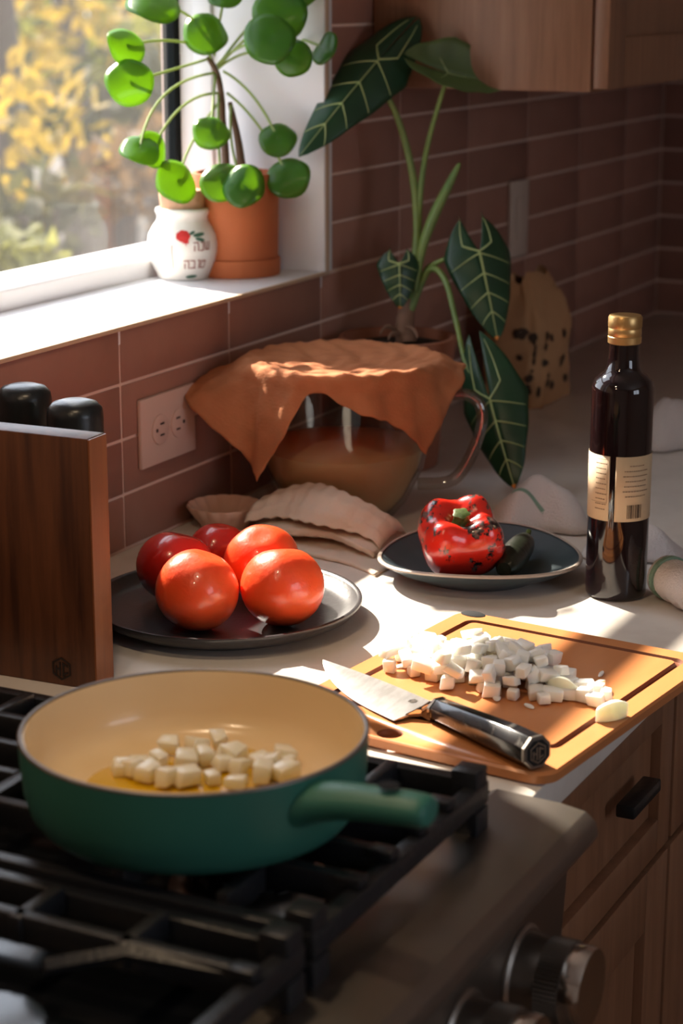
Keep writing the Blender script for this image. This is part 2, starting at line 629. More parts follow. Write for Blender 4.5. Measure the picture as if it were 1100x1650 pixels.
# window
win = holder('window_1', 'white framed kitchen window with deep painted sill', 'window')
MB().box((WX0, -.0005, WZ0 - .02), (WX1, .168, WZ0)).build('window_sill', 'white_paint', win, bevel=.002)
MB().box((WX1 - .003, -.004, WZ0), (WX1 + .018, .165, WZ1)).build('jamb', 'white_paint', win, bevel=.001)
MB().box((WX0 - .02, -.004, WZ0), (WX0 + .003, .165, WZ1)).build('jamb', 'white_paint', win, bevel=.001)
MB().box((WX0 - .02, -.004, WZ1), (WX1 + .018, .165, WZ1 + .02)).build('head', 'white_paint', win, bevel=.001)
pr = [(.165, WZ0 - .02), (.165, .262), (.176, .268), (.196, .272), (.215, .272), (.215, WZ0 - .02)]
b = MB()
n = len(pr)
b.add([V((x, y, z)) for x in (WX0, WX1) for y, z in pr], [tuple(range(n)), tuple(range(n, 2 * n))] + [(i, (i + 1) % n, n + (i + 1) % n, n + i) for i in range(n)])
b.build('bottom_rail', 'white_paint', win, bevel=.0015)
MB().box((WX1 - .009, .150, WZ0), (WX1 + .003, .176, WZ1)).build('stile', 'white_paint', win, bevel=.002)
MB().box((WX1 - .006, .1765, WZ0), (WX1 + .003, .1975, WZ1)).build('stile', 'white_paint', win, bevel=.002)
MB().box((WX1 - .018, .198, .266), (WX1 + .01, .214, WZ1)).build('frame_strip', 'black_frame', win)
MB().box((WX0 - .01, .165, WZ0), (PX0 + .005, .215, WZ1)).build('mullion', 'white_paint', win, bevel=.002)
MB().box((PX0 + .006, .198, .7015), (1.690, .215, WZ1 - .041)).build('stile', 'white_paint', win, bevel=.002)  # unseen piece, added to keep the sun off the range's front rail
MB().box((WX0, .170, .671), (WX1, .215, .701)).build('meeting_rail', 'white_paint', win, bevel=.002)
MB().box((WX0, .165, WZ1 - .04), (WX1, .215, WZ1)).build('top_rail', 'white_paint', win, bevel=.002)
MB().add([V((PX0, .2065, .268)), V((WX1 - .012, .2065, .268)), V((WX1 - .012, .2065, .68)), V((PX0, .2065, .68))], [(0, 1, 2, 3)]).build('pane', 'window_glass', win, smooth=False)
MB().add([V((PX0, .2065, .69)), V((WX1 - .012, .2065, .69)), V((WX1 - .012, .2065, WZ1 - .02)), V((PX0, .2065, WZ1 - .02))], [(0, 1, 2, 3)]).build('pane', 'window_glass', win, smooth=False)

win2 = holder('fill_window', 'unseen white framed window added opposite for fill light', 'window')  # out of view, added and sized for the fill light it lets in
for a, c in (((.15, Y0 - .07, .15), (.19, Y0 - .03, 1.1)), ((1.31, Y0 - .07, .15), (1.35, Y0 - .03, 1.1)), ((.19, Y0 - .07, .15), (1.31, Y0 - .03, .19)),
             ((.19, Y0 - .07, 1.06), (1.31, Y0 - .03, 1.1)), ((.73, Y0 - .07, .19), (.77, Y0 - .03, 1.06))):
    MB().box(a, c).build('frame', 'white_paint', win2, smooth=False)

# ------------------------------------------------------------------ outdoors: yard, bushes, trunks
GZ = -1.7
struct(MB().box((-20, .6, GZ - .2), (90, 70, GZ)).build('ground', 'yard', smooth=False), 'brown leaf strewn yard outside the window', 'ground')


def foliage(mb, c, r, n, size, sq=1.0):
    for _ in range(n):
        while True:
            d = V((rnd.uniform(-1, 1), rnd.uniform(-1, 1), rnd.uniform(-1, 1)))
            if d.length < 1 and d.length > .25:
                break
        p = V(c) + V((d.x * r, d.y * r, d.z * r * sq))
        a = V((rnd.gauss(0, 1), rnd.gauss(0, 1), rnd.gauss(0, 1))).normalized()
        e = a.cross(V((rnd.gauss(0, 1), rnd.gauss(0, 1), rnd.gauss(0, 1)))).normalized()
        s = size * rnd.uniform(.6, 1.3)
        mb.add([p - a * s, p + e * s * .5, p + a * s, p - e * s * .5], [(0, 1, 2, 3)])


BUSH = [  # px, py of the centre, distance, radius, leaves, leaf size, material, label
    (25, 30, 10.2, .55, 230, .075, 'leaf_yellow', 'tall yellow autumn shrub at the upper left outside the window'),
    (150, 40, 13.0, .60, 220, .08, 'leaf_lime', 'lime yellow shrub high up outside the middle of the window'),
    (250, 60, 15.2, .5, 200, .08, 'leaf_yellow', 'yellow shrub outside next to the dark window frame'),
    (50, 215, 7.4, .36, 120, .06, 'leaf_yellow', 'low yellow shrub across the left middle of the window'),
    (235, 280, 6.9, .24, 150, .06, 'leaf_rust', 'golden brown shrub low down beside the round leaved plant'),
    (180, 180, 8.6, .45, 190, .08, 'leaf_olive', 'dull olive shrub in the centre of the window view'),
    (70, 330, 6.3, .20, 90, .06, 'leaf_olive', 'olive ground plants above the window rail'),
    (35, 425, 5.6, .14, 110, .05, 'leaf_lime', 'yellow green tuft just over the left end of the rail'),
    (10, 110, 17., .9, 420, .13, 'leaf_olive', 'dark olive thicket far back at the left'),
    (215, 120, 20., 1.1, 420, .15, 'leaf_olive', 'dark olive thicket far back behind the dark frame'),
    (110, 60, 24., 1.3, 420, .17, 'leaf_olive', 'dark olive thicket farthest back in the middle of the view')]
for px, py, dep, r, n, sz, mt, lab in BUSH:
    c = gd(px, py, dep)
    t = thing('shrub', lab, 'shrub', (c.x, c.y, GZ), 'autumn shrubs outside')
    mb = MB()
    foliage(mb, (c.x, c.y, c.z), r, n, sz, .8)
    o = mb.build('foliage', mt, t, smooth=False, origin=(c.x, c.y, GZ))
    o['kind'] = 'stuff'
    mb = MB()
    for k in range(4):
        a = k * 1.6 + px
        mb.tube([(c.x, c.y, GZ), (c.x + .1 * math.cos(a), c.y + .1 * math.sin(a), (GZ + c.z) / 2), (c.x + r * .6 * math.cos(a), c.y + r * .6 * math.sin(a), c.z)], [.025, .018, .008], 6)
    mb.build('stems', 'bark', t, origin=(c.x, c.y, GZ))
for px, dep, rad, lab in ((22, 9.5, .085, 'thick dark tree trunk outside at the left edge'), (128, 12.5, .10, 'dark tree trunk outside in the middle of the window'),
                          (190, 16., .12, 'far dark trunk outside left of the window frame')):
    c = gd(px, 300, dep)
    t = thing('tree_trunk', lab, 'tree', (c.x, c.y, GZ), 'tree trunks outside')
    MB().tube([(c.x, c.y, GZ), (c.x + .05, c.y, GZ + 1.2), (c.x - .03, c.y + .05, GZ + 2.6), (c.x + .1, c.y, GZ + 4.5)], [rad * 1.4, rad, rad * .9, rad * .7], 10).build('trunk', 'bark', t, origin=(c.x, c.y, GZ))
    MB().tube([(c.x, c.y, GZ + 2.4), (c.x + .5, c.y + .3, GZ + 3.6), (c.x + 1.1, c.y + .4, GZ + 4.6)], [rad * .5, rad * .35, rad * .2], 8).build('branch', 'bark', t, origin=(c.x, c.y, GZ))

# ================================================================== worktop and cabinets
WT0 = 1.284
o = MB().box((WT0, -.636, -.03), (X1, G - .002, 0)).build('worktop', 'quartz', bevel=.003)
tag(o, 'pale stone worktop running from the range to the far corner', 'worktop')


def shaker(parent, name, x0, x1, z0, z1, yf, rail=.055, th=.02, drawer=False):
    """a framed front facing -y: the four frame boards and the sunk panel"""
    fr = MB().box((x0 + rail - .004, yf + .010, z0 + rail - .004), (x1 - rail + .004, yf + th, z1 - rail + .004)).build(name, 'cabinet_wood', parent, smooth=False)
    for a, c in (((x0, yf, z0), (x0 + rail, yf + th, z1)), ((x1 - rail, yf, z0), (x1, yf + th, z1))):
        MB().box(a, c).build('stile', 'cabinet_wood', fr, bevel=.0012)
    for a, c in (((x0 + rail + .0005, yf, z0), (x1 - rail - .0005, yf + th, z0 + rail)), ((x0 + rail + .0005, yf, z1 - rail), (x1 - rail - .0005, yf + th, z1))):
        MB().box(a, c).build('rail', 'cabinet_wood', fr, bevel=.0012)
    return fr


xs = [1.290, 1.705, 2.20]
labs = ['brown wooden base cabinet next to the range', 'second brown wooden base cabinet from the range']
for k in range(2):
    xa, xb = xs[k], xs[k + 1]
    t = thing('base_cabinet', labs[k], 'cabinet', (xa, -.30, FL), 'wooden base cabinets')
    T = V(t.location)

    def rel(mb):
        mb.v = [tuple(V(p) - T) for p in mb.v]
        return mb
    rel(MB().box((xa, -.595, -.80), (xb, -.01, -.031))).build('body', 'cabinet_wood', t, smooth=False)
    rel(MB().box((xa, -.54, FL), (xb, -.01, -.801))).build('plinth', 'black_plastic', t, smooth=False)
    sh = T
    fr = shaker(t, 'drawer', xa + .004 - sh.x, xb - .004 - sh.x, -.205 - sh.z, -.040 - sh.z, -.616 - sh.y, rail=.035)
    h = rel(MB().box(((xa + xb) / 2 + .04, -.634, -.118), ((xa + xb) / 2 + .115, -.6165, -.106)))
    h.build('handle', 'black_plastic', fr, bevel=.002)
    dr = shaker(t, 'door', xa + .004 - sh.x, xb - .004 - sh.x, -.79 - sh.z, -.213 - sh.z, -.616 - sh.y, rail=.06)

UCX, UCZ, UCY = 2.312, .458, -.293
t = thing('wall_cabinet', 'brown wooden wall cabinet hanging over the worktop', 'cabinet', (UCX, 0, UCZ))
T = V(t.location)
MB().box((0, UCY, 0), (X1 - UCX - .002, -.003, CE - UCZ - .002)).build('body', 'cabinet_wood', t, bevel=.001)
for k in range(2):
    xa, xb = .004 + k * .59, .59 + k * .59
    fr = shaker(t, 'door', xa, xb, .004, CE - UCZ - .05, UCY - .021, rail=.06)

# ================================================================== the range
RX0, RX1 = .52, 1.281
t = thing('gas_range', 'stainless steel gas range with black cooktop and round knobs', 'range', (0.9, -.35, FL))
T = V(t.location)


def rb(mb, name, m_, parent=t, **k):
    mb.v = [tuple(V(p) - T) for p in mb.v]
    return mb.build(name, m_, parent, **k)


rb(MB().box((RX0, -.62, FL), (RX1, -.02, -.02)), 'body', 'steel_dark', smooth=False)
rb(MB().box((RX0 + .002, -.612, -.0195), (RX1 - .022, -.03, -.008)), 'cooktop', 'black_enamel', bevel=.003)
# front rail with rounded nose
pr = [(-.605, -.022), (-.605, .001), (-.610, .0035), (-.66, .002), (-.680, -.001), (-.688, -.008), (-.690, -.018), (-.682, -.030), (-.66, -.034), (-.62, -.034)]
n = len(pr)
b = MB().add([V((x, y, z)) for x in (RX0, RX1) for y, z in pr], [tuple(range(n)), tuple(range(n, 2 * n))] + [(i, (i + 1) % n, n + (i + 1) % n, n + i) for i in range(n)])
rb(b, 'front_rail', 'steel', bevel=.001)
rb(MB().box((RX1 - .021, -.6045, -.019), (RX1, -.03, .001)), 'side_trim', 'steel', bevel=.001)
b = MB()
pr = [(-.621, -.035), (-.668, -.035), (-.660, -.175), (-.621, -.175)]
n = 4
b.add([V((x, y, z)) for x in (RX0, RX1) for y, z in pr], [tuple(range(n)), tuple(range(n, 2 * n))] + [(i, (i + 1) % n, n + (i + 1) % n, n + i) for i in range(n)])
rb(b, 'control_panel', 'steel_dark', bevel=.001)
rb(MB().box((RX0 + .005, -.66, -.80), (RX1 - .005, -.621, -.185)), 'oven_door', 'steel_dark', bevel=.004)
rotk = Matrix.Rotation(math.pi / 2, 4, 'X')


def lathe_y(prof, c, seg=40, fn=None):       # turned around an axis that points to -y
    mb = MB().lathe(prof, seg, fn=fn)
    mb.v = [tuple(V(c) + rotk @ V(p)) for p in mb.v]
    return mb


for kx in (1.193, 1.088, .86, .70):
    c = (kx, -.664, -.093)
    kb = rb(lathe_y([(.0, 0), (.036, 0), (.036, .004), (.033, .006), (.031, .006), (.029, .022), (.0, .022)], c), 'knob', 'steel_dark', autos=30)
    gro = lambda r, z, a: (r + (.0008 * math.cos(a * 60) if r > .02 else 0), z)
    rb(lathe_y([(.0, .0225), (.0305, .0225), (.0305, .040), (.0, .040)], c, 240, fn=gro), 'grip', 'steel', kb, autos=30)
    rb(lathe_y([(.0, .0403), (.0295, .0403), (.0300, .052), (.0285, .055), (.0, .0555)], c), 'cap', 'chrome', kb, autos=30)


def burner(x, y, r):
    bb = rb(MB().lathe([(0, -.0078), (r * 1.25, -.0078), (r * 1.2, -.003), (r, .004), (0, .004)], 40, (x, y, 0)), 'burner', 'steel_dark')
    fn = lambda rr, z, a: (rr + (.0012 * (1 if math.sin(a * 20) > 0 else -1) if rr > r * .8 and z < .014 else 0), z)
    rb(MB().lathe([(0, .0042), (r * .95, .0042), (r * .95, .0125), (r * .9, .0125), (0, .0125)], 120, (x, y, 0), fn=fn), 'flame_ring', 'black_enamel', bb)
    rb(MB().lathe([(0, .0128), (r * .9, .0128), (r * .92, .016), (r * .86, .020), (0, .021)], 40, (x, y, 0)), 'cap', 'black_enamel', bb)


for bx_, by_, br_ in ((1.075, -.515, .045), (1.075, -.20, .036), (.800, -.495, .045), (.79, -.20, .04), (.60, -.35, .035)):
    burner(bx_, by_, br_)

GT, GB = .045, .030      # grate: top and underside of its bars


def grate(x0, x1, label, bx, bys, bars):
    t = thing('burner_grate', label, 'grate', (x0, -.35, 0), 'cast iron burner grates')
    T = V(t.location)

    def part(mb, name, bev=.0015):
        mb.v = [tuple(V(p) - T) for p in mb.v]
        return mb.build(name, 'cast_iron', t, bevel=bev)
    y0, y1, w_ = -.630, -.06, .012
    # frame: front and rear bars stand lower, side bars full height
    part(MB().box((x0, y0, .022), (x1, y0 + w_, .038)), 'frame_bar')
    part(MB().box((x0, y1 - w_, .022), (x1, y1, .038)), 'frame_bar')
    part(MB().box((x0, y0 + w_ + .0005, .020), (x0 + w_, y1 - w_ - .0005, .040)), 'frame_bar')
    part(MB().box((x1 - w_, y0 + w_ + .0005, .020), (x1, y1 - w_ - .0005, .040)), 'frame_bar')
    part(MB().box((x0 + w_ + .0005, -.345, .024), (x1 - w_ - .0005, -.333, GT)), 'frame_bar')
    for fx, fy in ((x0, y0), (x1 - .022, y0), (x0, y1 - .022), (x1 - .022, y1 - .022)):
        p = MB().box((fx, fy, -.0075), (fx + .022, fy + .022, .020))
        p.box((fx + .001, fy + .001, .0201), (fx + .021, fy + .021, .050))
        part(p, 'post')
    for xx in bars:                       # fingers running front to back, broken around each burner
        segs = []
        ylo = y0 + .0125
        for byy in sorted(bys):
            dx = abs(xx - bx)
            half = math.sqrt(max(.030 ** 2 - dx * dx, 0)) if dx < .030 else -.01
            if half > 0:
                segs.append((ylo, byy - half))
                ylo = byy + half
        segs.append((ylo, y1 - .0125))
        for a, c in segs:
            b = MB()
            for s, e in ((a, min(c, -.3455)), (max(a, -.3325), c)):
                if e - s > .02:
                    b.box((xx - .005, s, .026), (xx + .005, e, GT))
            # raised pad where the finger meets the low frame bar
            if a < -.61:
                b.box((xx - .0065, y0 + .002, .0385), (xx + .0065, y0 + .020, GT + .0005))
            if b.v:
                part(b, 'finger')
    for byy in bys:                       # cross fingers from both side bars
        for dy in (-.045, .030):
            for s in (0, 1):
                xa = x0 + w_ + .0005 if s == 0 else x1 - w_ - .0005
                xb = xa + (.048 if s == 0 else -.048)
                part(MB().box((min(xa, xb), byy + dy - .0045, .027), (max(xa, xb), byy + dy + .0045, GT)), 'finger')
    return t


grate(.948, 1.216, 'black cast iron grate under the green pan, nearest the worktop', 1.078, (-.515, -.20), (1.020, 1.065, 1.110, 1.155))
t2 = grate(.672, .938, 'black cast iron grate in the lower left corner, front of the range', .80, (-.495, -.20), (.735, .885))
b = MB()
b.tube([V((.886, -.618, .040)) - V(t2.location), V((.878, -.545, .040)) - V(t2.location), V((.842, -.512, .040)) - V(t2.location)], .005, 4)
b.build('finger', 'cast_iron', t2)

# extractor hood over the range with its two lamps (their glint shows in the pan and on the knobs)
t = thing('range_hood', 'steel extractor hood above the range with two warm lamps', 'hood', (.9, -.01, .78))
b = MB()
pr = [(-.004, 0), (-.46, 0), (-.46, .05), (-.16, .30), (-.004, .30)]
n = len(pr)
b.add([V((x, y, z)) for x in (-.37, .37) for y, z in pr], [tuple(range(n)), tuple(range(n, 2 * n))] + [(i, (i + 1) % n, n + (i + 1) % n, n + i) for i in range(n)])
b.build('canopy', 'steel', t, bevel=.003)
MB().box((-.15, -.30, .301), (.15, -.004, CE - .78 - .001)).build('flue', 'steel', t, bevel=.002)
for dx in (-.21, .21):
    MB().lathe([(0, -.006), (.030, -.006), (.034, -.0005), (0, -.0005)], 24, (dx, -.36, 0)).build('lamp_lens', 'lamp_glow', t)
    ll = bpy.data.lights.new('hood_lamp', 'AREA')
    ll.shape = 'DISK'
    ll.size = .06
    ll.energy = HOOD_W
    ll.color = (1.0, .74, .48)
    lo = bpy.data.objects.new('hood_lamp', ll)
    lo.location = (.9 + dx, -.37, .772)
    COL.objects.link(lo)

# ================================================================== knife block, grinders
BR = V((1.331, -.2195, 0))            # lower right front corner of the block
t = thing('knife_block', 'walnut knife block with a burnt hexagon emblem, left of the tomatoes', 'knife block', BR)
ang = math.radians(2.5)
ux = V((math.cos(ang), math.sin(ang), 0))
uy = V((-math.sin(ang), math.cos(ang), 0))
hz = zfor(BR.x, BR.y, 708)
mtx = Matrix((ux, uy, V((0, 0, 1)))).transposed().to_4x4()
o = MB().box((0.001, .0005, 0), (.029, .30, hz), mtx).build('body', 'walnut', t, bevel=.0012)
o = MB().box((0.0012, -.0012, 0), (.0288, .0004, hz - .0008), mtx).build('lit_side', 'walnut_lit', t)  # thin skin that carries the painted bounce light on this side


def emblem(mtx, size, material, parent, name='emblem', th=.0006):
    """hexagon outline with the letters H and C in it, drawn in the local xy plane"""
    mb = MB()
    R0, R1 = size, size * .84
    for k in range(6):
        a, c = math.radians(90 + 60 * k), math.radians(150 + 60 * k)
        q = [(R0 * math.cos(a), R0 * math.sin(a)), (R0 * math.cos(c), R0 * math.sin(c)), (R1 * math.cos(c), R1 * math.sin(c)), (R1 * math.cos(a), R1 * math.sin(a))]
        mb.prism(q, 0, th, mtx)
    s = size

    def bar(x0, y0, x1, y1, sh=0.0):
        mb.prism([(x0 * s, y0 * s + sh * x0 * s), (x1 * s, y0 * s + sh * x1 * s), (x1 * s, y1 * s + sh * x1 * s), (x0 * s, y1 * s + sh * x0 * s)], 0, th, mtx)
    bar(-.60, -.42, -.44, .46, .5)
    bar(-.22, -.62, -.06, .58, .25)
    bar(-.44, -.03, -.22, .12, .3)
    bar(.08, -.62, .24, .58, -.25)
    bar(.24, .42, .60, .58, -.4)
    bar(.24, -.60, .60, -.44, .4)
    return mb.build(name, material, parent, smooth=False)


zc = zfor(BR.x, BR.y + .034, 1077)
em = Matrix((-uy, V((0, 0, 1)), -ux)).transposed().to_4x4()
em.translation = ux * .0009 + uy * .0335 + V((0, 0, zc))
emblem(em, .0105, 'emblem_burn', t)

for (gx, gy_, py, lab) in ((1.452, -.125, 643, 'black domed grinder behind the block, nearer the outlet'), (1.475, -.053, 618, 'black domed grinder behind the block at the left picture edge')):
    zt = zfor(gx, gy_, py)
    t = thing('pepper_grinder', lab, 'grinder', (gx, gy_, 0), 'black grinders behind the knife block')
    MB().lathe([(0, 0), (.026, 0), (.0265, .003), (.0265, zt * .55), (0, zt * .55)], 40).build('body', 'black_plastic', t, autos=30)
    MB().lathe([(0, zt * .55 + .001), (.0255, zt * .55 + .001), (.0255, zt - .014), (.0245, zt - .008), (.020, zt - .003), (.012, zt - .0006), (0, zt)], 40).build('grinder_head', 'black_plastic', t, autos=50)

# ================================================================== outlet and switch
def wall_plate(name, label, x0, x1, z0, z1, m_):
    t = thing(name, label, name.split('_')[-1] if name != 'power_outlet' else 'outlet', ((x0 + x1) / 2, -.0013, (z0 + z1) / 2))
    hw, hh = (x1 - x0) / 2, (z1 - z0) / 2
    MB().box((-hw, -.0055, -hh), (hw, 0, hh)).build('plate', m_, t, bevel=.002)
    return t


t = wall_plate('power_outlet', 'pinkish white power outlet plate on the tiles under the sill', 1.745, 1.857, .081, .157, 'outlet_plate')
for s in (-1, 1):
    cx = s * .0195
    f = MB().prism([(cx + .0165 * math.cos(k * math.pi / 16), .0165 * math.sin(k * math.pi / 16)) for k in range(32)], .0056, .0072,
                   Matrix.Rotation(math.pi / 2, 4, 'X')).build('socket', 'outlet_plate', t, bevel=.0005)
    for dz in (-.0062, .0062):
        MB().box((cx - .0045 - s * .003, -.0076, dz - .001), (cx + .0035 - s * .003, -.0071, dz + .001)).build('slot', 'slot', f, smooth=False)
    g = MB().lathe([(0, 0), (.0022, 0), (.0022, .0005), (0, .0005)], 12, (cx + s * .008, 0, 0)).build('slot', 'slot', f)
    for vv in g.data.vertices:
        p = vv.co.copy()
        vv.co = V((p.x, -.0076 + p.z, p.y))
g = MB().lathe([(0, .0056), (.0022, .0056), (.0018, .0066), (0, .0068)], 12).build('screw', 'outlet_plate', t)
for vv in g.data.vertices:
    p = vv.co.copy()
    vv.co = V((p.x, -p.z, p.y))
t = wall_plate('light_switch', 'plain pale switch plate on the dark tiles under the cabinet', 2.778, 2.848, .185, .300, 'switch_plate')
MB().box((-.016, -.0085, -.032), (.016, -.0058, .032)).build('rocker', 'switch_plate', t, bevel=.001)

# ================================================================== window sill: jar and round leaved plant
SZ = WZ0 + .0003
JC = gz(296, 447, .24)
JC = V((JC.x, JC.y, SZ))
jar = thing('ceramic_jar', 'white painted jar with red flower and brown lettering on the window sill', 'jar', JC)
jp = [(0, 0), (.030, 0), (.0315, .002), (.033, .006), (.0385, .018), (.0425, .032), (.0432, .042), (.0415, .053), (.036, .063), (.0315, .069), (.0305, .074), (.0320, .078), (.0330, .081), (.0318, .084), (.0285, .0842), (.0262, .080), (.0262, .070), (.034, .055), (.036, .035), (.028, .008), (0, .006)]
MB().lathe(jp, 64).build('body', 'jar_glaze', jar, autos=70)
MB().lathe([(0, .0705), (.0242, .0705), (.0262, .0815), (.0287, .1045), (.0282, .106), (0, .1063)], 40).build('cork', 'cork', jar, autos=40)


def jar_r(z):
    pts = jp[1:12]
    for (r0, z0), (r1, z1) in zip(pts, pts[1:]):
        if z0 <= z <= z1 and z1 > z0:
            return r0 + (r1 - r0) * (z - z0) / (z1 - z0)
    return .043


view = math.atan2(CAM.y - JC.y, CAM.x - JC.x)    # bearing from jar to viewer


def on_jar(mb, off=.0006):            # (u metres round the jar, v height) -> the glaze
    out = []
    for x, y, z in mb.v:
        r = jar_r(y) + off + z
        a = view + x / .043
        out.append((r * math.cos(a), r * math.sin(a), y))
    mb.v = out
    return mb


def blob(cx, cy, rx, ry, n=20, wob=0.0, k=5, rot=0.0):
    o = []
    for i in range(n):
        a = 2 * math.pi * i / n
        s = 1 + wob * math.cos(k * a)
        x, y = rx * s * math.cos(a), ry * s * math.sin(a)
        o.append((cx + x * math.cos(rot) - y * math.sin(rot), cy + x * math.sin(rot) + y * math.cos(rot)))
    return o


def fan(mb, poly):
    n = len(poly)
    cx = sum(p[0] for p in poly) / n
    cy = sum(p[1] for p in poly) / n
    mb.add([V((cx, cy, 0))] + [V((x, y, 0)) for x, y in poly], [(0, 1 + i, 1 + (i + 1) % n) for i in range(n)])


mb = MB()
fan(mb, blob(.000, .0545, .0088, .0068, 24, .05, 7))
fan(mb, [(.0005, .050), (.0065, .050), (.0065, .0455), (.0045, .0475), (.0035, .0425), (.002, .047), (-.0005, .0455)])
on_jar(mb).build('painted_flower', 'paint_red', jar, smooth=False)
mb = MB()
fan(mb, blob(.021, .0555, .0085, .0022, 16, 0, 1, .12))
fan(mb, blob(.0215, .0500, .0065, .0022, 16, 0, 1, -.25))
fan(mb, blob(.012, .0578, .0045, .0016, 16, 0, 1, .4))
fan(mb, blob(.012, .005, .009, .0020, 16, 0, 1, .05))
on_jar(mb).build('painted_leaf', 'paint_green', jar, smooth=False)


def stroke(mb, pts, wd):
    for (xa, ya), (xb, yb) in zip(pts, pts[1:]):
        d = V((xb - xa, yb - ya, 0))
        nrm = V((-d.y, d.x, 0)).normalized() * wd / 2
        e = d.normalized() * wd * .3
        a, c = V((xa, ya, 0)) - e, V((xb, yb, 0)) + e
        mb.add([a - nrm, c - nrm, c + nrm, a + nrm], [(0, 1, 2, 3)])


mb = MB()
stroke(mb, [(-.0135, .0435), (-.014, .035), (-.0135, .026), (-.014, .016)], .0011)
on_jar(mb).build('painted_line', 'paint_brown', jar, smooth=False)


def letters(mb, x, y, h, word):
    """brush lettering, right to left; each glyph as strokes in a unit box"""
    G_ = {'shin': [[(0, 1), (.1, .1), (.9, .1), (1, 1)], [(.5, 1), (.45, .15)]],
          'nun': [[(.2, 1), (.6, .95), (.6, .05), (0, .0)]],
          'he': [[(0, .95), (.8, 1), (.85, 0)], [(.12, .6), (.12, 0)]],
          'tet': [[(.3, .95), (.05, .9), (.05, .05), (.85, .05), (.95, .85), (.6, .95), (.5, .7)]],
          'vav': [[(.2, 1), (.5, .95), (.5, 0)]],
          'bet': [[(0, 1), (.75, .95), (.8, .05)], [(0, .05), (1, .05)]]}
    W_ = {'shin': 1, 'nun': .6, 'he': .85, 'tet': .95, 'vav': .5, 'bet': .9}
    for g_ in word:
        wd = h * .72 * W_[g_]
        x -= wd
        for st in G_[g_]:
            stroke(mb, [(x + a * h * .72, y + c * h) for a, c in st], h * .16)
        x -= h * .22


mb = MB()
letters(mb, .0345, .0370, .0098, ['shin', 'nun', 'he'])
letters(mb, .0300, .0155, .0098, ['tet', 'vav', 'bet', 'he'])
on_jar(mb).build('painted_lettering', 'paint_brown', jar, smooth=False)

PC = V((2.118, .088, SZ))
pil = thing('potted_pilea', 'round leaved green plant in a terracotta pot on the window sill', 'potted plant', PC)
PT = zfor(PC.x, PC.y - .02, 278) - SZ
MB().lathe([(0, .0), (.0525, 0), (.0535, .002), (.0535, .0195), (.0525, .021), (0, .021)], 56).build('saucer', 'terracotta', pil, autos=40)
MB().lathe([(0, .0215), (.0505, .0215), (.0512, .024), (.0530, PT - .002), (.0522, PT), (.0480, PT), (.0472, PT - .004), (.0465, PT - .022), (0, PT - .022)], 56).build('pot', 'terracotta', pil, autos=40)
MB().lathe([(0, PT - .021), (.0455, PT - .021), (.0455, PT - .0155), (.03, PT - .013), (0, PT - .012)], 40).build('soil', 'soil', pil)
PD = 2.43


def pl(px, py, d=PD):
    return gd(px, py, d) - PC


stemA = smooth_path([pl(364, 275), pl(362, 235), pl(358, 190, 2.425), pl(357, 160, 2.42), pl(350, 120, 2.42), pl(335, 92, 2.42)])
MB().tube(stemA, [.0052 - .002 * i / (len(stemA) - 1) for i in range(len(stemA))], 10).build('stem', 'pilea_stem', pil)
stemB = smooth_path([pl(390, 275), pl(384, 230), pl(376, 190), pl(370, 165)])
MB().tube(stemB, [.0058 - .003 * i / (len(stemB) - 1) for i in range(len(stemB))], 10).build('stem', 'pilea_stem', pil)
PILEA = [  # leaf centre px,py, depth, radius m, normal (right, up) tilt, petiole start px,py, control px,py
    (205, 72, 2.28, .0245, .75, .35, 330, 78, 275, 55),
    (210, 131, 2.27, .0285, .35, .10, 335, 95, 280, 112),
    (226, 238, 2.30, .0245, .35, .85, 348, 117, 240, 130),
    (248, 240, 2.32, .022, .85, .20, 352, 150, 285, 150),
    (331, 52, 2.38, .028, .10, .35, 340, 95, 335, 80),
    (433, 60, 2.31, .031, -.15, .15, 350, 105, 375, 72),
    (450, 22, 2.345, .032, -.10, .00, 352, 108, 390, 60),
    (471, 94, 2.34, .023, -.25, -.30, 352, 110, 400, 66),
    (520, 76, 2.36, .020, -1.0, .30, 470, 62, 490, 62),
    (248, 0, 2.32, .034, .30, .80, 338, 60, 300, 10),
    (287, 291, 2.33, .027, .60, .30, 352, 165, 300, 230),
    (340, 212, 2.36, .0225, .05, .35, 347, 118, 343, 160),
    (447, 223, 2.38, .0225, -.10, .25, 360, 115, 415, 145),
    (464, 285, 2.375, .026, -.15, .10, 366, 150, 420, 190),
    (356, 292, 2.35, .0255, .10, .25, 352, 150, 350, 220),
    (392, 298, 2.34, .0260, -.05, .20, 372, 170, 366, 240),
    (480, -30, 2.35, .030, -.2, .1, 355, 100, 420, 10),
    (362, -12, 2.38, .022, .1, .6, 345, 90, 352, 40)]
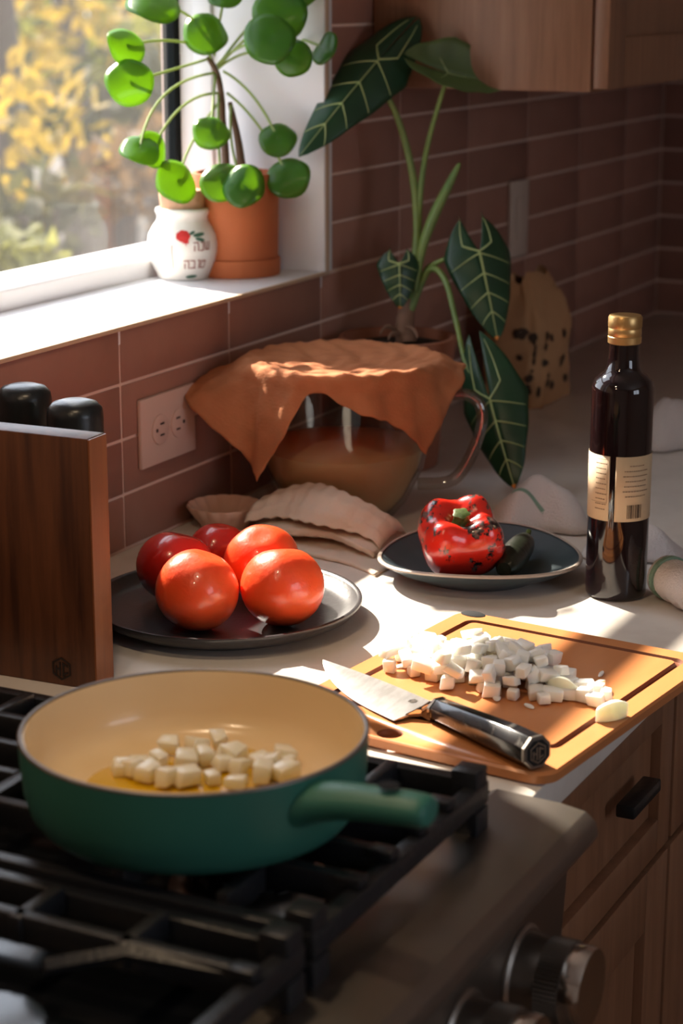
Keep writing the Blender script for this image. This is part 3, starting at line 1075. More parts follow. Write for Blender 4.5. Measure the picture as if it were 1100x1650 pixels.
for i, (px, py, dd, r, nr, nu, sx, sy, kx, ky) in enumerate(PILEA):
    c = pl(px, py, dd)
    nrm = (-FW + RT * nr + UP * nu).normalized()
    sa = nrm.cross(UP).normalized()
    sb = sa.cross(nrm).normalized()
    mb = MB()
    NR, NA = 5, 26
    vs, fs = [c - nrm * r * .05], []
    for ir in range(1, NR + 1):
        for ia in range(NA):
            q = ir / NR
            a = 2 * math.pi * ia / NA
            rr = r * q * (1 + .05 * math.cos(2 * a + i) + .02 * math.sin(5 * a + i))
            zc = -.20 * r * q ** 2.2 + .06 * r * q * q * math.cos(3 * a + i * 1.7) + .10 * r * q * q * math.cos(2 * a + i)
            vs.append(c + sa * rr * math.cos(a) + sb * rr * math.sin(a) + nrm * zc)
    for ia in range(NA):
        fs.append((0, 1 + ia, 1 + (ia + 1) % NA))
    for ir in range(NR - 1):
        for ia in range(NA):
            a0, a1 = 1 + ir * NA + ia, 1 + ir * NA + (ia + 1) % NA
            fs.append((a0, a0 + NA, a1 + NA, a1))
    mb.add(vs, fs)
    lf = mb.build('leaf', 'pilea_leaf', pil, solid=.0006)
    st = pl(sx, sy, 2.42)
    ct = pl(kx, ky, (dd + 2.42) / 2)
    MB().tube(bez(st, ct, c - nrm * r * .09, 12), .0017, 7).build('stalk', 'pilea_stalk', lf)

# ================================================================== arrow leaved plant behind the bowl
AC = V((2.205, -.090, .0003))
alo = thing('potted_alocasia', 'dark arrow leaved plant with pale veins in a terracotta pot behind the bowl', 'potted plant', AC)
AT = zfor(AC.x, AC.y, 541)
MB().lathe([(0, 0), (.050, 0), (.052, .002), (.064, AT - .030), (.070, AT - .028), (.0735, AT - .002), (.0725, AT), (.067, AT), (.0655, AT - .003), (.063, AT - .02), (0, AT - .02)], 56).build('pot', 'terracotta_old', alo, autos=40)
MB().lathe([(0, AT - .0195), (.0625, AT - .0195), (.0625, AT - .012), (.03, AT - .009), (0, AT - .008)], 40).build('soil', 'soil', alo)
AD = 2.455


def al(px, py, d=AD):
    return gd(px, py, d) - AC


stm = smooth_path([al(654, 552), al(652, 525), al(655, 500), al(660, 470)])
MB().tube(stm, [.0135, .0135, .013, .0125, .013, .012, .0118, .012, .0115, .011, .011, .0105, .010, .009, .0085, .008, .008, .007, .006][:len(stm)], 12).build('stem', 'alo_stem', alo)
for k, (a, c, d_) in enumerate((((640, 535), (620, 515), (612, 540)), ((650, 540), (628, 530), (625, 548)), ((645, 530), (668, 520), (672, 545)))):
    MB().tube(bez(al(*a), al(*c, 2.43), al(*d_, 2.42), 6), [.003, .003, .003, .0025, .002, .0015, .001], 6).build('root', 'alo_stem', alo)


def arrow_leaf(attach, tip, width, roll, lobe=.42, fold=.25, bend=.12, material='alo_leaf', veins=True, orange=False, notch=.55, lobe_w=.75):
    """attach and tip: (px, py, depth).  A sagittate blade: two halves that meet in the midrib, lobes behind the stalk"""
    A, T_ = al(*attach), al(*tip)
    ax = T_ - A
    Ln = ax.length
    ax.normalize()
    tocam = (CAM - AC - (A + T_) / 2).normalized()
    sd = ax.cross(tocam).normalized()
    nm = sd.cross(ax).normalized()
    R_ = Matrix.Rotation(math.radians(roll), 3, ax)
    sd, nm = R_ @ sd, R_ @ nm

    def wid(s):
        if s >= 0:
            return width * (1 - s) ** .72 * (1 + .25 * s) if s < 1 else 0
        q = -s / lobe
        return width * (1.0 - .12 * q) * math.sqrt(max(1 - q ** 3.2, 0)) * (1 - (1 - lobe_w) * q)

    def inner(s):
        return 0 if s >= 0 else width * notch * (-s / lobe) ** .8 * lobe_w

    def pt(s, t, sgn):
        y = inner(s) + (max(wid(s), inner(s)) - inner(s)) * t
        ww = 1 + .0
        z = -fold * y * (.4 + y / width) - bend * Ln * (max(s, 0) ** 2) - bend * Ln * .8 * (min(s, 0) ** 2) / (lobe + .01)
        z += .03 * width * math.sin(s * 16 + sgn) * t
        return A + ax * (s * Ln) + sd * (sgn * y * ww) + nm * z
    mb = MB()
    for sgn in (-1, 1):
        mb.grid(lambda u, v: pt(-lobe + (1 + lobe) * u, v, sgn), 30, 6)
    lf = mb.build('leaf', material, alo, solid=.0007, autos=80)
    if veins:
        vb = MB()
        up = nm * .0006
        n_ = 14
        vb.tube([pt(i / n_ * .98, 0, 1) + up for i in range(n_ + 1)], [.0017 * (1 - .7 * i / n_) for i in range(n_ + 1)], 6, flat=.5)
        for sgn in (-1, 1):
            vb.tube([pt(-lobe * .86 * i / 8, .42 * min(1, i / 2) if i else 0, sgn) + up for i in range(9)], [.0013 * (1 - .7 * i / 8) for i in range(9)], 6)
            for s0 in (.02, .25, .47, .68):
                vb.tube([pt(min(s0 + .13 * i / 6, .97), .94 * i / 6, sgn) + up for i in range(7)], [.0011 * (1 - .65 * i / 6) for i in range(7)], 5)
        vb.build('veins', 'alo_vein', lf)
    if orange:
        ob = MB()
        ob.tube([pt(.955, 0, 1), pt(.975, 0, 1), pt(1.0, 0, 1)], [.0030, .0028, .0008], 6, flat=.4, ref=nm)
        ob.build('dry_tip', 'alo_tip', lf)
    return A


def stalk(pts, r0, r1, m_='alo_stalk'):
    p = smooth_path(pts)
    MB().tube(p, [r0 + (r1 - r0) * i / (len(p) - 1) for i in range(len(p))], 10).build('stalk', m_, alo)


arrow_leaf((610, 96, 2.42), (482, 243, 2.36), .042, 20, lobe=.52, fold=.35, bend=.08, notch=.06, lobe_w=.55)
stalk([al(660, 480), al(672, 380), al(664, 280), al(640, 190, 2.445), al(604, 120, 2.43)], .0062, .0032)
arrow_leaf((722, 118, 2.44), (822, 145, 2.47), .040, 140, lobe=.75, fold=.4, bend=.18, material='alo_back', notch=.12, lobe_w=.6)
stalk([al(664, 480), al(672, 400), al(678, 300), al(692, 220), al(722, 120, 2.44)], .0052, .0026)
# rolled new leaf
p = smooth_path([al(668, 470, 2.44), al(680, 400, 2.44), al(700, 345, 2.44), al(722, 300, 2.44), al(741, 262, 2.44)])
nn = len(p)
MB().tube(p, [.004 + .0055 * math.sin(math.pi * min(1, (i / (nn - 1)) * 1.05)) ** .8 * (1 if i < nn - 1 else 0) if i > 0 else .004 for i in range(nn - 1)] + [.0006], 10, flat=.7).build('rolled_leaf', 'alo_stalk', alo)
arrow_leaf((643, 425, 2.42), (645, 497, 2.42), .0265, -8, lobe=.36, fold=.3, bend=.06, orange=True)
stalk([al(660, 480, 2.45), al(668, 450, 2.44), al(656, 425, 2.43), al(643, 425, 2.425)], .004, .0022)
arrow_leaf((772, 405, 2.42), (803, 546, 2.40), .042, -14, lobe=.46, fold=.30, bend=.06, orange=True, lobe_w=.62, notch=.6)
stalk([al(664, 490, 2.45), al(684, 440, 2.45), al(700, 425, 2.44), al(735, 412, 2.43), al(772, 405, 2.424)], .0042, .0024)
arrow_leaf((789, 643, 2.34), (826, 786, 2.31), .042, 18, lobe=.78, fold=.35, bend=.06, orange=True, lobe_w=.62, notch=.25)
stalk([al(662, 500, 2.45), al(690, 436, 2.44), al(716, 450, 2.42), al(735, 520, 2.40), al(752, 590, 2.37), al(789, 643, 2.345)], .0046, .0024)

# ================================================================== glass bowl under a rust cloth
BC = V((1.957, -.140, .0003))
bowl = thing('glass_batter_bowl', 'clear glass batter bowl with a handle, covered by the rust cloth', 'bowl', BC)
BH = zfor(BC.x, BC.y, 580)
bp_ = [(0, .001), (.056, .0), (.060, .002), (.073, .018), (.091, .055), (.101, .100), (.1055, BH - .004), (.1070, BH), (.1030, BH), (.1015, BH - .004), (.097, .100), (.087, .056), (.069, .021), (.056, .006), (0, .005)]
MB().lathe(bp_, 64).build('body', 'bowl_glass', bowl, autos=80)
hd = RT * .97 + V((FW.x, FW.y, 0)).normalized() * -.1
hp = smooth_path([hd * .100 + V((0, 0, .135)), hd * .143 + V((0, 0, .140)), hd * .160 + V((0, 0, .120)), hd * .152 + V((0, 0, .080)), hd * .128 + V((0, 0, .042)), hd * .087 + V((0, 0, .036))])
MB().tube(hp, .0085, 12, flat=.8).build('handle', 'thick_glass', bowl)
o = MB().lathe([(0, .0058), (.054, .0064), (.0675, .0215), (.0850, .0560), (.0895, .0720), (.0900, .0780), (.083, .083), (.05, .088), (0, .089)], 56, BC).build('batter', 'batter')
tag(o, 'pale dough resting in the covered glass bowl', 'dough')

# cloth: a square laid over the rim, its corners hanging towards the viewer
fwd = V((FW.x, FW.y, 0)).normalized()
ca = math.radians(4)
cu = (RT * math.cos(ca) + fwd * math.sin(ca))
cv = (-RT * math.sin(ca) + fwd * math.cos(ca))
S = .154
RB = .1085


def sstep(a, b_, x):
    t_ = min(max((x - a) / (b_ - a), 0), 1)
    return t_ * t_ * (3 - 2 * t_)


def cloth_pt(u, v):
    x, y = (u * 2 - 1) * S - .020, (v * 2 - 1) * S * .95 - .004
    if y < 0:                                     # the front edge is bunched up left of the middle
        y *= 1 - .20 * math.exp(-((x + .048) / .036) ** 2)
    rho = math.hypot(x, y)
    th = math.atan2(y, x)
    hm = BH + .003
    if rho < RB:
        q = rho / RB
        z = hm - .012 * (1 - q * q) + .0012 * math.sin(18 * x / S + 6 * y / S)
        rr = rho
    else:
        d = rho - RB
        side = sstep(.80, 1.0, abs(math.cos(th)))
        back = sstep(0, .8, math.sin(th))
        flare = min(.14 + .80 * side + .25 * back, .96)
        k = min(d / .018, 1)                      # lies over the rim first, then turns down
        rr = RB + d * min(flare + (1 - k) * .4, 1)
        z = hm - d * math.sqrt(max(1 - flare * flare, .05)) * (.45 + .55 * k)
        rr += (.0045 * math.sin(th * 8 + .8) + .003 * math.sin(th * 17)) * min(d / .04, 1) + .005 * min(d / .05, 1)
        z -= .006 * side * k
    p = BC + cu * (rr * math.cos(th)) + cv * (rr * math.sin(th)) + V((0, 0, z))
    p.z += .0009 * math.sin(70 * u + 9 * math.sin(7 * v)) + .0008 * math.sin(90 * v + 5 * u)
    p.y = min(p.y, -.0045)
    return p


o = MB().grid(cloth_pt, 96, 90).build('bowl_cloth', 'rust_cloth', solid=.0016, autos=80, origin=BC)
tag(o, 'rust orange gauze cloth draped over the glass bowl', 'cloth')

# ================================================================== plates, tomatoes, pepper, chili
def plate(name, label, c, prof, m_, wob=0.0, rimprof=None):
    t = thing(name, label, 'plate', (c.x, c.y, .0003))
    fn = (lambda r, z, a: (r * (1 + wob * (math.cos(2 * a + .6) + .6 * math.sin(3 * a) + .3 * math.cos(5 * a)) * (r / .1)), z + (wob * .16 * math.sin(2 * a + 1) * max(r - .06, 0) / .04))) if wob else None
    MB().lathe(prof, 72, fn=fn).build('dish', m_, t, autos=60)
    if rimprof:
        MB().lathe(rimprof, 72, fn=fn, closed=True).build('rim', 'plate_edge', t, autos=60)
    return t


P1 = gz(364, 964, .02)
plate('dinner_plate', 'round matt black plate holding the peeled tomatoes', P1,
      [(0, .002), (.088, .002), (.090, 0), (.096, 0), (.098, .003), (.112, .006), (.124, .012), (.1295, .0195), (.1290, .0215), (.1265, .0218), (.1240, .0200), (.119, .0135), (.108, .0100), (.06, .0088), (0, .0086)], 'plate_black')
P2 = gz(772, 893, .022)
plate('stoneware_plate', 'uneven dark blue stoneware plate under the charred red pepper', P2,
      [(0, .002), (.052, .002), (.054, 0), (.060, 0), (.064, .003), (.085, .011), (.101, .0215), (.1025, .0235), (.1010, .0242), (.0985, .0235), (.084, .0150), (.060, .0085), (0, .0075)], 'plate_blue', .022,
      [(.1018, .0236), (.1036, .0226), (.1042, .0245), (.1026, .0260), (.1002, .0252)])


def tomato(px, py, r, label, zc, sq=.93, m_='tomato', yaw=0.0, tilt=(0, 0)):
    c = gz(px, py, zc)
    fn = None
    prof = []
    NP = 20
    for i in range(NP + 1):
        a = -math.pi / 2 + math.pi * i / NP
        rr = r * math.cos(a) ** .94 if 0 < i < NP else 0
        zz = r * sq * math.sin(a)
        if zz > 0:
            zz -= .10 * r * math.exp(-(rr / (r * .28)) ** 2)
        prof.append((rr, zz))
    fn = lambda q, z, a: (q * (1 + .022 * math.cos(5 * a + yaw) + .018 * math.sin(2 * a + yaw)), z)
    mb = MB().lathe(prof, 48, fn=fn)
    Rm = Matrix.Rotation(tilt[0], 3, 'X') @ Matrix.Rotation(tilt[1], 3, 'Y')
    mb.v = [tuple(Rm @ V(p)) for p in mb.v]
    zmin = min(p[2] for p in mb.v)
    o = mb.build('tomato', m_, autos=180)
    o.location = (c.x, c.y, .0092 - zmin + .0005)
    return tag(o, label, 'tomato', 'peeled tomatoes on the black plate')


tomato(317, 952, .0388, 'peeled tomato at the front left of the black plate, above the pan', .046, .95, yaw=.3, tilt=(.3, .2))
tomato(456, 948, .0392, 'peeled tomato at the front right of the black plate', .045, .93, yaw=1.2, tilt=(-.2, .3))
tomato(422, 906, .0365, 'bright peeled tomato at the back, between the two front tomatoes', .046, .98, yaw=2.2, tilt=(.2, -.4))
tomato(283, 914, .0370, 'tomato at the left, coloured as in shade, nearest the knife block', .044, .92, 'tomato_shaded', 3.0, (.1, .3))
tomato(352, 889, .0290, 'mostly hidden shade-coloured tomato at the very back of the black plate', .036, .95, 'tomato_shaded', 3.0, (.1, .1))

pc = gz(741, 866, .05)
pep = thing('red_pepper', 'charred red bell pepper on the blue plate', 'pepper', (pc.x, pc.y, .0105))
mb = MB()
NP, NA = 26, 64
Rt = Matrix.Rotation(math.radians(22), 3, RT)        # crown leans to the viewer
vs = []
prof = []
for i in range(NP + 1):
    a = -math.pi / 2 + math.pi * i / NP
    ce = max(math.cos(a), 0)
    prof.append((.0435 * ce ** .62 if 0 < i < NP else 0, .037 * math.sin(a)))


def pepfn(r, z, a):
    q = r / .0435
    top = 1 if z > 0 else .5
    lob = 1 + .085 * math.cos(4 * a + .5) * min(1, q * 1.4) + .03 * math.sin(3 * a)
    rr = r * lob * (1 - .10 * (1 if z < 0 else 0) * (-z / .037))
    zz = z
    if z > .0:
        zz -= .021 * math.exp(-(q / .42) ** 2)
        zz += .006 * q * math.cos(4 * a + .5) * (z / .037)
    return rr, zz


prof[-1] = (0, .037 - .021)
mb.lathe(prof, NA, fn=pepfn)
mb.v = [tuple(Rt @ V(p)) for p in mb.v]
zmin = min(p[2] for p in mb.v)
mb.v = [(x, y, z - zmin) for x, y, z in mb.v]
mb.build('flesh', 'pepper', pep, autos=180)
top = Rt @ V((0, 0, .0145)) + V((0, 0, -zmin))
axn = (Rt @ V((0, 0, 1))).normalized()
sx = (Rt @ V((1, 0, 0))).normalized()
sb = MB().lathe([(0, -.002), (.011, -.001), (.0125, .0015), (.009, .0035), (.0062, .006), (.0058, .011), (.0068, .0125), (.0045, .0135), (0, .0125)], 24, fn=lambda r, z, a: (r * (1 + .12 * math.cos(5 * a)), z))
sm = Matrix((sx, axn.cross(sx), axn)).transposed()
sb.v = [tuple(top + sm @ (V(p) * 1.25)) for p in sb.v]
sb.build('stem', 'pepper_stem', pep, autos=80)

ca_, cb_ = gz(846, 872, .028), gz(812, 918, .026)
ch = thing('charred_chili', 'blackened green chili lying beside the red pepper', 'chili', ((ca_.x + cb_.x) / 2, (ca_.y + cb_.y) / 2, .02))
T = V(ch.location)
pts = smooth_path([ca_ - T, ca_ * .7 + cb_ * .3 - T, ca_ * .3 + cb_ * .7 - T, cb_ - T])
nn = len(pts)
MB().tube(pts, [.0145 * (math.sin(math.pi * (.12 + .80 * i / (nn - 1)))) ** .5 for i in range(nn)], 16).build('flesh', 'chili', ch)
d = (ca_ - cb_).normalized()
MB().tube([ca_ - T, ca_ - T + d * .010 + V((0, 0, .002)), ca_ - T + d * .018 + V((0, 0, .006))], [.005, .003, .0028], 8).build('stem', 'pepper_stem', ch)

# ================================================================== cloths and small dish behind the tomatoes
sc_ = gz(362, 842, .004)
dish = thing('scalloped_dish', 'small pinkish dish with a scalloped edge against the wall tiles', 'dish', (sc_.x, sc_.y, .0003))
scal = lambda r, z, a: (r * (1 + (.055 * abs(math.sin(a * 8)) if r > .03 else 0)), z)
MB().lathe([(0, .003), (.020, .003), (.022, 0), (.026, 0), (.028, .004), (.036, .016), (.0405, .0235), (.0395, .0255), (.034, .018), (.024, .0075), (0, .0065)], 128, fn=scal).build('dish', 'pink_ceramic', dish, autos=80)


def strip_cloth(name, label, org, du, dv, Lu, prof, m_, thick, warp, group=None, nu=40):
    """one continuous folded sheet: a folded profile (v, z) drawn out along du"""
    pp = smooth_path([V((a, c, 0)) for a, c in prof], 7)
    n = len(pp) - 1

    def fn(u, v):
        q = pp[min(int(round(v * n)), n)]
        du_, dv_, dz_ = warp(u, v, q.x, q.y)
        return org + du * (u * Lu + du_) + dv * (q.x * .70 + dv_) + V((0, 0, max(q.y + dz_, .0016)))
    o = MB().grid(fn, nu, n).build(name, m_, solid=thick, autos=80, origin=org)
    return tag(o, label, 'cloth', group)


o0 = gz(403, 868, 0)
o1 = gz(612, 899, 0)
du = (o1 - o0)
du.z = 0
Lu = du.length
du.normalize()
dv = V((-du.y, du.x, 0))
if dv.dot(fwd) < 0:
    dv = -dv


def wq(u, v, x, z):
    hump = math.sin(math.pi * min(max(u * .94 + .06, 0), 1)) ** .6
    k = 0 if v < .30 else 1
    f = .35 + .65 * hump
    ex = 0.0
    if v < .22:
        ex = .028 * (u ** 3)
    if v > .55:
        ex = (.020 * (u - .5) * (1 if u > .5 else .6)) - .01 * u
    dz = z * (f - 1) + .0011 * math.sin(u * 62) * (1 if v > .5 else .3) + .0008 * math.sin(v * 90)
    return ex, -.060 * u * u * (1 if v < .25 else .1) + .006 * math.sin(u * 9 + v * 6), dz


strip_cloth('muslin_cloth', 'folded ivory gauze cloth between the tomatoes and the bowl', o0, du, dv, Lu,
            [(-.012, .0025), (.035, .003), (.090, .004), (.098, .008), (.090, .013), (.045, .013), (.002, .013), (-.003, .0165), (.004, .0205), (.045, .022), (.085, .024), (.094, .032), (.085, .043), (.066, .056), (.044, .057), (.022, .048), (.008, .038), (.001, .0285)],
            'muslin', .0026, wq)

# white kitchen towel with green stripes: heap behind the plate and rolled end by the bottle
tw = gz(868, 826, 0)
towel = thing('kitchen_towel', 'bunched white towel with green stripes behind the blue plate and the bottle', 'towel', (tw.x, tw.y, 0.0003))
T = V(towel.location)


def heap(px0, px1, py, ht, depth, seed, stripe=None, name='towel_fabric', m_='terry', par=towel, TT=T, skew=0.0):
    a, c = gz(px0, py, 0), gz(px1, py + skew, 0)
    d = c - a
    Lh = d.length
    d.normalize()
    e = V((-d.y, d.x, 0))
    if e.dot(fwd) < 0:
        e = -e
    r2 = random.Random(seed)
    ph = [r2.uniform(0, 6.28) for _ in range(8)]

    def fn(u, v, off=0.0):
        x = u * Lh
        rim = math.sin(math.pi * min(max(u, 0), 1)) ** .75
        prof = math.sin(math.pi * min(max(v, 0), 1)) ** .7
        z = ht * rim * prof
        z *= 1 + .10 * math.sin(u * 5 + ph[0] + 2.2 * v) + .09 * abs(math.sin(u * 7 + ph[1] - 3 * v)) - .05
        z +=   .002 * math.sin(u * 16 + ph[2] + 6 * v) * rim * prof
        yy = (v - .5) * depth * (.75 + .35 * rim) + .010 * math.sin(u * 8 + ph[3])
        return a + d * x + e * (yy + depth * .5) + V((0, 0, max(z, 0) + .002 + off)) - TT
    o = MB().grid(fn, 44, 30).build(name, m_, par, solid=.003, autos=80)
    if stripe:
        for s0, s1 in stripe:
            MB().grid(lambda u, v: fn(s0[0] + (s1[0] - s0[0]) * u + .02 * (v - .5), s0[1] + (s1[1] - s0[1]) * u + .035 * (v - .5), .0019), 20, 3).build('stripe', 'terry_green', o, solid=.0008, autos=80)
    return o


heap(792, 952, 862, .052, .085, 3, stripe=[((.22, .45), (.55, .06))])
heap(935, 1100, 905, .026, .075, 11, skew=10)
ra, rb_ = gz(1068, 925, .022), gz(1150, 972, .022)
dd = (rb_ - ra)
dd.normalize()
rp = [ra + (rb_ - ra) * (i / 14) - T for i in range(15)]
ro = MB().tube(rp, [.012] + [.0205 + .0012 * math.sin(i * 2.1) for i in range(1, 14)] + [.014], 22).build('rolled_end', 'terry', towel, autos=80)
sp = [ra + dd * .010 + dd * .004 * (i) - T for i in range(2)]
MB().tube([ra + dd * .012 - T, ra + dd * .018 - T], .0222, 22).build('stripe', 'terry_green', ro)
cl = gz(1088, 722, 0)
t = thing('dish_cloth', 'crumpled white cloth at the far right behind the bottle', 'cloth', (cl.x, cl.y, .0003))
heap(1030, 1150, 728, .062, .10, 21, name='fabric', par=t, TT=V(t.location))

# ================================================================== kraft bag by the wall
kc = V((2.66, -.085, .0003))
bag = thing('paper_bag', 'brown paper bag with dark printed marks behind the plant', 'bag', kc)
zt = zfor(kc.x, kc.y, 442)
mb = MB()
rows = 14


def bagfn(u, v):
    a = 2 * math.pi * u
    z = v * zt
    hx, hy = .070 * (1 - .30 * (max(v - .70, 0) / .30) ** 2), .045 * (1 - .80 * (max(v - .55, 0) / .45) ** 2)
    ex = 2 / 5.0
    cx, sy = math.cos(a), math.sin(a)
    x = hx * math.copysign(abs(cx) ** ex, cx)
    y = hy * math.copysign(abs(sy) ** ex, sy)
    n_ = .004 * math.sin(5 * a + 9 * v) + .003 * math.sin(11 * a - 14 * v)
    return V((x * (1 + n_ * 8), y * (1 + n_ * 12), z + (.008 * math.sin(3 * a + 1) if v > .9 else 0)))


mb.grid(bagfn, 60, rows)
mb.lathe([(0, .001), (.03, .001)], 20)
mb.build('paper', 'kraft', bag, autos=50)
mb = MB()
r3 = random.Random(4)
for _ in range(30):
    u, v = r3.uniform(.50, .78), r3.uniform(.08, .62)
    s = r3.uniform(.004, .010)
    p = bagfn(u, v)
    q1, q2 = bagfn(u + .002, v) - p, bagfn(u, v + .004) - p
    q1.normalize()
    q2.normalize()
    nn_ = q1.cross(q2)
    if nn_.dot(V((p.x, p.y, 0))) < 0:
        nn_ = -nn_
    p = p + nn_ * .0014
    poly = [p + q1 * s * math.cos(k) * r3.uniform(.6, 1) + q2 * s * math.sin(k) * r3.uniform(.6, 1) for k in (0, 1.05, 2.1, 3.1, 4.2, 5.2)]
    MB().add(poly, [(0, 1, 2, 3, 4, 5)]).build('printed_mark', 'kraft_print', bag, smooth=False)

# ================================================================== bottle
bc = gz(991, 957, 0)
bot = thing('oil_bottle', 'tall dark glass bottle with gold cap and cream label', 'bottle', (bc.x, bc.y, .0003))


def zb(py):
    return zfor(bc.x, bc.y, py)


zs, zn, zc0, zt = zb(622), zb(590), zb(552), zb(508)
MB().lathe([(0, .003), (.022, .002), (.026, 0), (.0285, .001), (.0298, .004), (.0300, .010), (.0300, zs - .004), (.0296, zs), (.0275, zs + .006), (.0225, zs + .011), (.0180, zs + .014), (.0158, zn), (.0148, zn + .008), (.0143, zc0), (.0143, zc0 + .006), (0, zc0 + .006)], 56).build('body', 'bottle_glass', bot, autos=60)
cap = MB().lathe([(.0145, zc0 - .001), (.0160, zc0), (.0162, zc0 + .006), (.0157, zc0 + .0065), (.0157, zc0 + .0075), (.0160, zc0 + .008), (.0160, zt - .013), (.0156, zt - .012), (.0160, zt - .011), (.0160, zt - .002), (.0150, zt), (0, zt)], 120,
                 fn=lambda r, z, a: (r + (.00025 * math.cos(a * 60) if zt - .0115 < z < zt - .001 else 0), z)).build('cap', 'gold_cap', bot, autos=40)
vb_ = math.atan2(CAM.y - bc.y, CAM.x - bc.x)
l0, l1 = zb(829), zb(726)


def on_bottle(u, z, off=.0004):
    a = vb_ + u / .03
    return V(((.03 + off) * math.cos(a), (.03 + off) * math.sin(a), z))


def bpatch(mb, u0, u1, z0, z1, off=.0004, n=14):
    mb.grid(lambda s, t_: on_bottle(u0 + (u1 - u0) * s, z0 + (z1 - z0) * t_, off), n, 1)


UG = -.0075
lb1 = MB()
bpatch(lb1, UG + .0036, .080, l0, l1, n=40)
lb1 = lb1.build('label', 'cream_label', bot, solid=.0002)
lb2 = MB()
bpatch(lb2, -.075, UG - .0020, l0, l1, n=40)
lb2 = lb2.build('label', 'cream_label', bot, solid=.0002)
for ob in (lb1, lb2):
    pass
hh = l1 - l0
mb = MB()
right = 1  # text side
for k in range(7):
    z = l1 - hh * (.14 + .078 * k)
    wv = .018 + .002 * ((k * 7) % 3)
    if k == 0:
        wv = .012
    c0 = .0165
    x = c0 - wv / 2 * 1.2
    r5 = random.Random(k)
    while x < c0 + wv / 2 * 1.2:
        ln = r5.uniform(.0008, .0026)
        bpatch(mb, x, x + ln, z - .0005, z + .0005, .0009, 2)
        x += ln + .0005
mb.build('small_print', 'ink_soft', lb1, smooth=False)
mb = MB()
r5 = random.Random(9)
x = .008
while x < .0225:
    ln = r5.choice((.0003, .0006, .0009))
    bpatch(mb, x, x + ln, l0 + hh * .05, l0 + hh * .26, .0009, 1)
    x += ln + r5.choice((.0004, .0006, .0009))
mb.build('barcode', 'ink', lb1, smooth=False)
mb = MB()
for k in range(10):
    z = l1 - hh * (.12 + .078 * k)
    if z < l0 + hh * .1:
        break
    r5 = random.Random(k + 30)
    x = -.0245
    while x < -.0135:
        ln = r5.uniform(.0008, .0024)
        bpatch(mb, x, x + ln, z - .0005, z + .0005, .0009, 2)
        x += ln + .0005
bpatch(mb, -.0120, -.0117, l0 + hh * .28, l1 - hh * .05, .0009, 1)
bpatch(mb, -.030, -.0117, l0 + hh * .28, l0 + hh * .285, .0009, 8)
bpatch(mb, -.030, -.0117, l1 - hh * .055, l1 - hh * .05, .0009, 8)
mb.build('small_print', 'ink_soft', lb2, smooth=False)

# ================================================================== cutting board
BCn = V((1.477, -.5305, .0006))
ba = math.radians(-6)
brd = thing('cutting_board', 'orange wooden cutting board with a juice groove, overhanging the worktop edge', 'cutting board', BCn)
brd.rotation_euler = (0, 0, ba)
HX, HY, BT = .162, .129, .0100


def board_mesh():
    N = 7
    loops = [(rrect(-HX, -HY, HX, HY, .018, N), 0.0015), (rrect(-HX, -HY, HX, HY, .018, N), BT - .002), (rrect(-HX + .002, -HY + .002, HX - .002, HY - .002, .016, N), BT),
             (rrect(-HX + .052, -HY + .020, HX - .020, HY - .020, .010, N), BT), (rrect(-HX + .0535, -HY + .0215, HX - .0215, HY - .0215, .009, N), BT - .003),
             (rrect(-HX + .0575, -HY + .0255, HX - .0255, HY - .0255, .007, N), BT - .003), (rrect(-HX + .059, -HY + .027, HX - .027, HY - .027, .006, N), BT)]
    vs, fs = [], []
    n = len(loops[0][0])
    for lp, z in loops:
        vs += [V((x, y, z)) for x, y in lp]
    for k in range(len(loops) - 1):
        for i in range(n):
            j = (i + 1) % n
            fs.append((k * n + i, k * n + j, (k + 1) * n + j, (k + 1) * n + i))
    fs.append(tuple(reversed(range(n))))
    fs.append(tuple((len(loops) - 1) * n + i for i in range(n)))
    return MB().add(vs, fs)


def w2b(p):                                # room -> board coordinates
    return Matrix.Rotation(-ba, 3, 'Z') @ (V(p) - BCn)


body = board_mesh().build('board_body', 'board', brd, autos=25)
body.data.materials.append(MATS['board_groove'])
for p in body.data.polygons:
    if p.center.z < BT - .0005 and abs(p.center.x) < HX - .012 and abs(p.center.y) < HY - .012 and len(p.vertices) == 4:
        p.material_index = 1
hc = w2b(gz(628, 1182, .0106))
cut = MB().lathe([(0, -.02), (.0105, -.02), (.0105, .04), (0, .04)], 32, (hc.x, hc.y, 0)).build('hole_cutter', 'board_groove')
md = body.modifiers.new('hole', 'BOOLEAN')
md.object = cut
md.operation = 'DIFFERENCE'
md.solver = 'EXACT'
dg = bpy.context.evaluated_depsgraph_get()
# cut in the board's own space
cut.parent = brd
bpy.context.view_layer.update()
dg = bpy.context.evaluated_depsgraph_get()
nm_ = bpy.data.meshes.new_from_object(body.evaluated_get(dg))
body.modifiers.clear()
body.data = nm_
bpy.data.objects.remove(cut)
gc = w2b(gz(762, 990, .0106))
for fx, fy in ((HX - .024, HY - .010),):
    g_ = MB().lathe([(0, BT - .001), (.0085, BT - .001), (.0085, BT + .0005), (.0070, BT + .0013), (0, BT + .0013)], 32)
    g_.v = [(gc.x + y * .9, gc.y + x * 1.45, z) for x, y, z in g_.v]
    g_.build('rubber_grip', 'rubber', brd, autos=40)
BZ = BCn.z + BT

